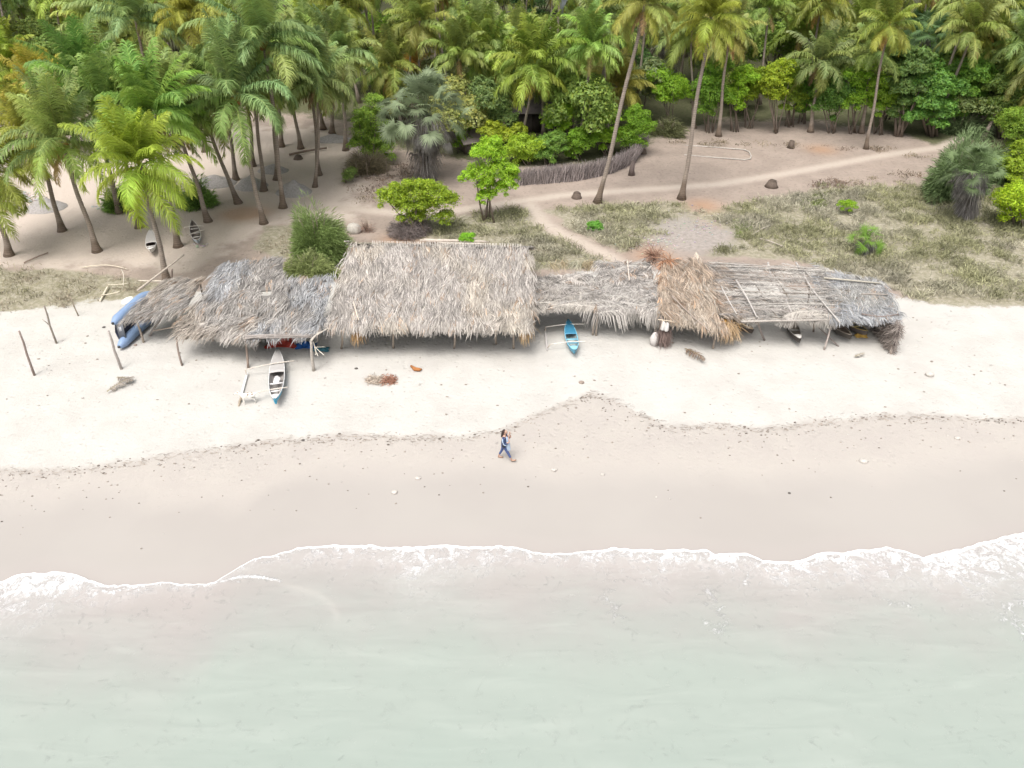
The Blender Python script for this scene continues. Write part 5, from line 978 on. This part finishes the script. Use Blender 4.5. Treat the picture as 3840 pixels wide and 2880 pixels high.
for x, y, rx, ry, h, lb in [(300, 1350, 1.5, 1.2, .8, 'low grey gravel heap behind the slim left palm'), (1390, 1190, 1.8, 1.3, .7, 'wide grey gravel heap left of the middle palm feet'), (1630, 1210, 1.3, 1.1, .9, 'grey gravel heap between the palm feet in the grove'), (1905, 1250, 1.4, 1.1, 1.0, 'rightmost grey gravel heap, behind the feathery bush'), (1770, 1110, 1.3, .9, .6, 'small far gravel heap behind the other heaps'), (1000, 1380, 1.6, .9, .35, 'flat spread of gravel behind the nearest palm trunk'), (2160, 905, 1.6, 1.0, .5, 'pale sand heap at the forest edge behind the fallen log')]:
    heap(lb, *z1(x, y), rx, ry, h, GC)
def rubble(name, label, f, cx, cy, sx, sy, n, col, r, seed):
    r_ = random.Random(seed); s = Soup(); c0 = P(*f(cx, cy))
    for i in range(n):
        p = P(*f(cx + r_.gauss(0, sx), cy + r_.gauss(0, sy))); q_ = r * r_.uniform(.5, 1.3); s.blob((p.x, p.y, q_ * .3), (q_, q_ * .7, q_ * .4), tuple(v * r_.uniform(.8, 1.1) for v in col), 6, 4, .25)
    tag(s.obj(name, M_STONE, loc=c0), label, 'rubble', kind='stuff')
rubble('broken_coral', 'scattered white coral rubble behind the low left gravel heap', z1, 210, 1275, 55, 16, 90, (.50, .48, .46), .12, 1); rubble('broken_coral', 'small scatter of white coral at the left edge', z1, 90, 1340, 20, 6, 26, (.48, .46, .43), .12, 2)
rubble('broken_coral', 'white coral scatter under the nearest palm crown', z1, 650, 1348, 28, 7, 30, (.48, .46, .43), .12, 3); rubble('dark_rubble', 'dark rubble in front of the right dark bush', z1, 1260, 1360, 28, 8, 40, (.16, .13, .11), .12, 4); rubble('broken_coral', 'pale coral scatter below the right grove canoe', z1, 1290, 1590, 25, 7, 24, (.46, .43, .4), .1, 5); rubble('broken_coral', 'white coral and shells spread behind the pale grey shed', z2, 2020, 1560, 90, 30, 130, (.46, .43, .39), .07, 6); rubble('broken_coral', 'pale rubble scattered over the ash-grey ground', z3, 100, 1470, 100, 40, 130, (.42, .395, .37), .07, 7)
def stump(label, x, y, r=.28, h=.4, col=(.13, .10, .08), name='stump'):
    c_ = P(x, y); s = Soup(); s.tube([c_ + Vector((0, 0, -.05)), c_ + Vector((0, 0, h * .4)), c_ + Vector((.03, 0, h))], [r * 1.35, r, r * .8], col, 10); s.blob(c_ + Vector((0, 0, h)), (r * .75, r * .7, r * .3), tuple(v * .8 for v in col), 8, 5, .2)
    tag(s.obj(name, M_WOOD, loc=c_), label, 'stump')
stump('dark stump at the lower side of the footpath, left of the long leaning trunk', *z2(1525, 1285), .33, .4); stump('pointed dark stump in the clearing above the marked rectangle', *z3(700, 955), .25, .55); stump('round dark boulder-like stump beside the footpath at the right', *z3(575, 1208), .4, .4); stump('tall broken stump at the right end of the brush fence', *z2(1880, 1135), .2, 1.1, (.14, .11, .1)); stump('dark stump right above the end of the brush fence', *z2(1955, 995), .28, .35); stump('small dark stump in the palm grove beside the log', *z1(1935, 1030), .35, .25)
# pale line of footing stones
s = Soup(); pts = [P(*z3(x, y), .03) for x, y in ((15, 943), (160, 950), (300, 962), (400, 970), (432, 985), (444, 1012), (436, 1030), (400, 1036), (250, 1024), (120, 1014), (10, 1004))]
s.tube(pts, .06, (.46, .42, .38), 6); tag(s.obj('kerb_outline', M_STONE, loc=pts[0]), 'pale rounded rectangle outline laid on the bare ground of the clearing', 'kerb')
# pebbles and twigs along the tide line
r_ = np.random.default_rng(17); s = Soup(); xw = r_.uniform(-24, 24, 900)
for i, x in enumerate(xw):
    ty = float(tide_y(np.array([x]))[0]); pz = r_.random()
    y = ty + r_.normal(-.15, .22) if pz < .5 else ty - r_.exponential(1.5) - .1
    if y < float(shore_y(np.array([x]))[0]) + 1.5: continue
    q_ = r_.uniform(.018, .05) if pz > .12 else r_.uniform(.045, .075); c_ = [(.16, .14, .12), (.26, .23, .2), (.34, .30, .26), (.48, .46, .43)][r_.choice(4, p=[.25, .3, .3, .15])]; s.blob((x, y, q_ * .2), (q_, q_ * .75, q_ * .45), c_, 6, 4, .2)
k = 900; X_ = r_.uniform(-24, 24, k); Y_ = tide_y(X_) + r_.normal(-.1, .16, k); a = r_.normal(0, .5, k) + r_.choice([0, 3.14], k); d = np.stack([np.cos(a), np.sin(a), 0 * a], 1) * r_.uniform(.03, .16, (k, 1)); c_ = np.stack([X_, Y_, np.full(k, .03)], 1)
s.strips(np.stack([c_, c_ + d + np.stack([0 * a, r_.normal(0, .02, k), 0 * a], 1), c_ + 2 * d], 1), np.tile([0, 1., 0.1], (k, 1)), [.012, .02, .008], np.array([.30, .26, .22]) * r_.uniform(.6, 1.5, (k, 1)))
tag(s.obj('beach_pebbles', M_STONE), 'dark pebbles and twigs strewn along the wavy tide line', 'pebbles', kind='stuff')
s = Soup(); n_ = 380
for i in range(n_):
    x, y = r_.uniform(-24, 24), r_.uniform(26.5, 44)
    q_ = r_.uniform(.02, .055); c_ = (.47, .44, .41) if r_.random() < .45 else (.3, .26, .22); s.blob((x, y, q_ * .3), (q_ * 1.4, q_, q_ * .4), c_, 6, 4, .2)
tag(s.obj('beach_litter', M_STONE), 'small bits of coral and husk scattered over the sand', 'litter', kind='stuff')
# ------------------------------------------------------------------ brush fence, wire fence, huts
def brush_fence(label, pts, h, n, seed):
    r_ = np.random.default_rng(seed); w = [P(*p) for p in pts]; root = thing('brush_fence', label, 'fence', w[0]); s = Soup(); seg = r_.integers(0, len(w) - 1, n); u = r_.random(n)
    p = np.array([tuple(w[i].lerp(w[i + 1], float(t_))) for i, t_ in zip(seg, u)]); p[:, 1] += r_.normal(0, .12, n); hh = h * r_.uniform(.45, 1.1, n); d = np.stack([r_.normal(0, .22, n), r_.normal(0, .1, n), np.ones(n)], 1) * hh[:, None]
    s.strips(np.stack([p, p + d * .5 + r_.normal(0, .05, (n, 3)), p + d], 1), nrm(r_.normal(0, 1, (n, 3)) * [1, .4, .1]), [.045, .035, .012], np.array([.31, .27, .26]) * r_.uniform(.45, 1.6, (n, 1))); s.obj('brushwood', M_WOOD, root, w[0])
    for i in range(len(w) * 2 - 1):
        q_ = w[i // 2].lerp(w[min(i // 2 + 1, len(w) - 1)], .5 * (i % 2)); post(root, q_ + Vector((0, -.12, -.1)), q_ + Vector((random.uniform(-.1, .1), -.12, h * .95)), .045, (.36, .32, .3), 'stake')
brush_fence('long brushwood fence of grey twigs below the bright green bushes', [z2(1120, 1200), z2(1350, 1185), z2(1550, 1165), z2(1750, 1120), z2(1900, 1050), z2(1960, 960)], 1.25, 6500, 1)
root = thing('wire_fence', 'thin wire fence on crooked sticks in front of the olive small tree', 'fence', P(*z2(30, 1190)))
for x, y in ((30, 1190), (110, 1150), (170, 1150), (300, 1140), (400, 1150)):
    a_ = P(*z2(x, y)); post(root, a_, a_ + Vector((random.uniform(-.1, .1), 0, 1.2)), .035, (.2, .16, .13))
post(root, P(*z2(30, 1140), .3), P(*z2(430, 1140), .3), .015, (.2, .18, .16), 'wire', .02)
def hut(label, base, w, d, h, wallc, roofc, rz=0, metal=False):
    c_ = P(*base); root = thing('hut', label, 'hut', c_, rz); s = Soup(); s.box((0, 0, h / 2), (w / 2, 0, 0), (0, d / 2, 0), (0, 0, h / 2), wallc); s.obj('wall', M_STONE, root)
    s = Soup(); s.box((0, -d / 2 - .02, h * .42), (.4, 0, 0), (0, .03, 0), (0, 0, h * .42), (.05, .04, .035)); s.obj('dark_doorway', M_WOOD, root)  # near-black panel: the dark interior of an open doorway, painted as colour
    s = Soup(); e = .5; V = [(-w / 2 - e, -d / 2 - e, h - .1), (w / 2 + e, -d / 2 - e, h - .1), (w / 2 + e, 0, h + d * .35), (-w / 2 - e, 0, h + d * .35), (-w / 2 - e, d / 2 + e, h - .1), (w / 2 + e, d / 2 + e, h - .1)]; V2 = [(x, y, z - .1) for x, y, z in V]
    s.add(V + V2, np.array([[0, 1, 2, 3], [3, 2, 5, 4], [7, 6, 9, 8], [8, 9, 10, 11], [0, 6, 7, 1], [4, 5, 11, 10]]), roofc); s.add(V + V2, np.array([[0, 3, 9, 6], [3, 4, 10, 9], [1, 7, 8, 2], [2, 8, 11, 5]]), roofc); s.obj('roof', M_PAINT if metal else M_DRY, root)
hut('dark little hut in the shade behind the brush fence bushes', z2(1260, 830), 3.4, 2.6, 1.9, (.12, .10, .10), (.14, .12, .12))
hut('small thatched hut with a brownish roof right of the big fan palm', z2(870, 960), 2.6, 2.0, 1.1, (.2, .17, .15), (.33, .28, .26), .5)
hut('white-walled house glimpsed through the palm tops at the upper edge', (1620, 60), 7, 5, 3.5, (.78, .80, .82), (.6, .62, .64), .2, True)
hut('pale-roofed house glimpsed above the palm tops in the upper middle', (2170, 50), 6, 5, 3.2, (.45, .5, .55), (.55, .6, .66), -.1, True)
# ------------------------------------------------------------------ the walking person
def skin_obj(name, mat, parent, chains, col, sub=2):
    # chains: list of lists of (x,y,z,r); a point already present is shared
    V = []; E = []; Rr = []; key = {}
    for ch in chains:
        prev = None
        for (x, y, z, r) in ch:
            k = (round(x, 4), round(y, 4), round(z, 4))
            if k not in key: key[k] = len(V); V.append((x, y, z)); Rr.append(r)
            if prev is not None: E.append((prev, key[k]))
            prev = key[k]
    me = bpy.data.meshes.new(name); me.from_pydata(V, E, []); me.materials.append(mat); o = link(name, me, parent)
    md = o.modifiers.new('skin', 'SKIN'); md.use_smooth_shade = True
    me_s = me.skin_vertices[0].data if me.skin_vertices else None
    if me_s is None: raise RuntimeError('no skin layer')
    for i, r in enumerate(Rr): me_s[i].radius = (r, r); me_s[i].use_root = (i == 0)
    sb = o.modifiers.new('sub', 'SUBSURF'); sb.levels = sub; sb.render_levels = sub
    return o
def flat_mat(name, col, rough=.8):
    m, t, b = new_mat(name); nz = noise(t, 18, 4, .6, objc(t)); c = mixc(t, math_(t, 'MULTIPLY', nz, .5), col, tuple(v * .7 for v in col)); t.links.new(c, b.inputs['Base Color']); b.inputs['Roughness'].default_value = rough; return m
SK = flat_mat('skin_tone', (.50, .31, .23), .55); JK = flat_mat('denim_dark', (.035, .06, .14)); TR = flat_mat('denim_blue', (.075, .11, .26)); LB = flat_mat('pale_cloth', (.42, .52, .66)); HR = flat_mat('dark_hair', (.035, .018, .016), .5); SN = flat_mat('sandal', (.30, .2, .14)); BK = flat_mat('black_bag', (.015, .018, .03), .5); WH = flat_mat('eye_white', (.7, .7, .7), .4)
pp = P(1890, 1722)
per = thing('person', 'person with long dark hair walking right along the damp sand, blue jacket and jeans', 'person', pp, R(-12)); per.scale = (.95, .95, .95)
# joints (x forward, y left)
pel = (0, 0, .84, .10)
skin_obj('body', SK, per, [
    [pel, (.02, 0, 1.0, .11), (.03, 0, 1.18, .125), (.03, 0, 1.30, .09), (.04, 0, 1.37, .048), (.055, 0, 1.43, .055), (.06, 0, 1.50, .092), (.055, 0, 1.57, .088), (.05, 0, 1.61, .05)],
    [(.06, 0, 1.50, .092), (.125, 0, 1.485, .05)], [(.06, 0, 1.50, .092), (.165, 0, 1.50, .014)],
    [pel, (-.01, .08, .80, .072), (-.10, .085, .45, .046), (-.24, .09, .13, .036), (-.26, .09, .05, .033), (-.13, .09, .03, .03), (-.09, .09, .025, .02)],
    [pel, (.03, -.08, .80, .072), (.19, -.085, .47, .046), (.33, -.09, .17, .036), (.36, -.09, .09, .033), (.46, -.09, .10, .03), (.52, -.09, .13, .02)],
    [(.03, 0, 1.30, .09), (.03, .16, 1.27, .055), (.12, .21, 1.03, .042), (.28, .14, 1.18, .03), (.24, .09, 1.35, .024), (.235, .085, 1.38, .024)],
    [(.03, 0, 1.30, .09), (.03, -.16, 1.27, .055), (.06, -.22, 1.02, .042), (.27, -.16, 1.12, .03), (.22, -.08, 1.34, .024), (.215, -.075, 1.37, .024)]], None)
for sy in (.09, -.07):                       # hands with separate fingers
    cx, zz = (.235, 1.38) if sy > 0 else (.215, 1.37)
    skin_obj('hand', SK, per, [[(cx, sy, zz, .022), (cx, sy, zz + .045, .026), (cx, sy, zz + .055, .022)]] + [[(cx, sy, zz + .045, .026), (cx + (k - 1.5) * .015 + .006, sy + .008, zz + .085, .0085), (cx + (k - 1.5) * .017 - .008, sy + .004, zz + .105 + .008 * (1 - abs(k - 1.3)), .008)] for k in range(4)] + [[(cx, sy, zz, .022), (cx - .032, sy, zz + .03, .011), (cx - .04, sy, zz + .055, .0085)]], None, 1)
skin_obj('jeans', TR, per, [[(0, 0, .86, .125), (-.01, .08, .79, .092), (-.10, .085, .45, .064), (-.225, .09, .17, .046)], [(0, 0, .86, .125), (.03, -.08, .79, .092), (.19, -.085, .47, .064), (.315, -.09, .21, .046)]], None)
skin_obj('jacket', JK, per, [[(0, 0, .76, .13), (.01, 0, .92, .135), (.02, 0, 1.08, .125), (.03, 0, 1.24, .13), (.035, 0, 1.33, .075)],
    [(.03, 0, 1.24, .14), (.03, .17, 1.26, .075), (.12, .22, 1.03, .062), (.25, .145, 1.15, .045)], [(.03, 0, 1.24, .14), (.03, -.17, 1.26, .075), (.06, -.23, 1.02, .062), (.23, -.165, 1.08, .045)]], None)
skin_obj('shawl', LB, per, [[(.12, -.04, 1.30, .05), (.17, -.05, 1.10, .085), (.19, -.06, .9, .10), (.21, -.06, .72, .10), (.25, -.07, .56, .075)]], None)
skin_obj('stripe', LB, per, [[(-.01, -.19, 1.31, .03), (.01, -.28, 1.18, .022), (.07, -.28, 1.02, .022), (.16, -.26, 1.0, .022)]], None, 1)
skin_obj('hair', HR, per, [[(.07, 0, 1.60, .055), (.03, 0, 1.59, .09), (-.01, 0, 1.51, .10), (-.045, 0, 1.41, .075), (-.075, 0, 1.30, .055), (-.09, 0, 1.20, .03)]], None)
skin_obj('hip_bag', BK, per, [[(-.04, -.17, .92, .06), (.05, -.18, .86, .075), (.11, -.16, .87, .05)]], None)
s = Soup()
for ex in (-.035, .035): s.blob((.143, ex, 1.525), (.012, .014, .01), (.05, .03, .03), 8, 6, 0)
s.obj('eyes', M_SKIN, per, smooth=True); s = Soup(); s.blob((.148, 0, 1.455), (.014, .028, .008), (.40, .16, .14), 8, 6, 0); s.obj('mouth', M_SKIN, per, smooth=True)
s = Soup()
for ey in (-.09, .09): s.blob((.045, ey, 1.50), (.02, .012, .03), (.45, .27, .2), 8, 6, 0)
s.obj('ears', M_SKIN, per, smooth=True)
for pts in ([(-.29, .09, .02), (-.2, .09, .015), (-.06, .09, .012)], [(.33, -.09, .055), (.43, -.09, .075), (.56, -.09, .115)]):
    s = Soup(); s.strips(np.array([pts]), np.array([[0, 1., 0]]), [.08, .1, .07], (.30, .2, .14)); o = s.obj('sandal', M_CLOTH, per); sm_ = o.modifiers.new('th', 'SOLIDIFY'); sm_.thickness = .025
# ------------------------------------------------------------------ the dog
dp = P(942, 1512); dog = thing('dog', 'thin white dog with brown spots standing beside the outrigger float of the white canoe', 'dog', dp, R(195)); dog.scale = (1.12,) * 3
DW = flat_mat('white_fur', (.80, .77, .70), .9)
skin_obj('body', DW, dog, [[(0, 0, .42, .075), (.14, 0, .42, .09), (.24, 0, .43, .09), (.33, 0, .50, .06), (.40, 0, .57, .055), (.47, 0, .58, .045), (.54, 0, .555, .026), (.57, 0, .55, .018)],
    [(0, 0, .42, .075), (-.12, 0, .42, .07), (-.20, 0, .43, .05), (-.27, 0, .47, .018), (-.36, 0, .42, .014), (-.42, 0, .34, .009)],
    [(-.12, 0, .42, .07), (-.14, .06, .36, .05), (-.09, .065, .26, .032), (-.19, .065, .16, .018), (-.17, .065, .03, .016), (-.13, .065, .015, .018)],
    [(-.12, 0, .42, .07), (-.14, -.06, .36, .05), (-.13, -.065, .26, .032), (-.24, -.065, .16, .018), (-.23, -.065, .03, .016), (-.19, -.065, .015, .018)],
    [(.24, 0, .43, .09), (.25, .06, .34, .04), (.24, .065, .20, .02), (.25, .065, .03, .016), (.28, .065, .015, .018)],
    [(.24, 0, .43, .09), (.25, -.06, .34, .04), (.28, -.065, .20, .02), (.30, -.065, .03, .016), (.33, -.065, .015, .018)],
    [(.40, 0, .57, .055), (.385, .04, .64, .014)], [(.40, 0, .57, .055), (.385, -.04, .64, .014)]], None)
s = Soup()
for x, y, z in ((.05, .055, .47), (-.12, .05, .465), (.05, -.06, .47), (-.1, -.05, .47), (.41, .02, .615)): s.blob((x, y, z), (.045, .03, .025), (.25, .16, .10), 8, 6, .1)
s.blob((.575, 0, .555), .012, (.03, .02, .02), 6, 4, 0); s.obj('spots', M_FUR, dog, smooth=True)
print('objects', len(bpy.data.objects))
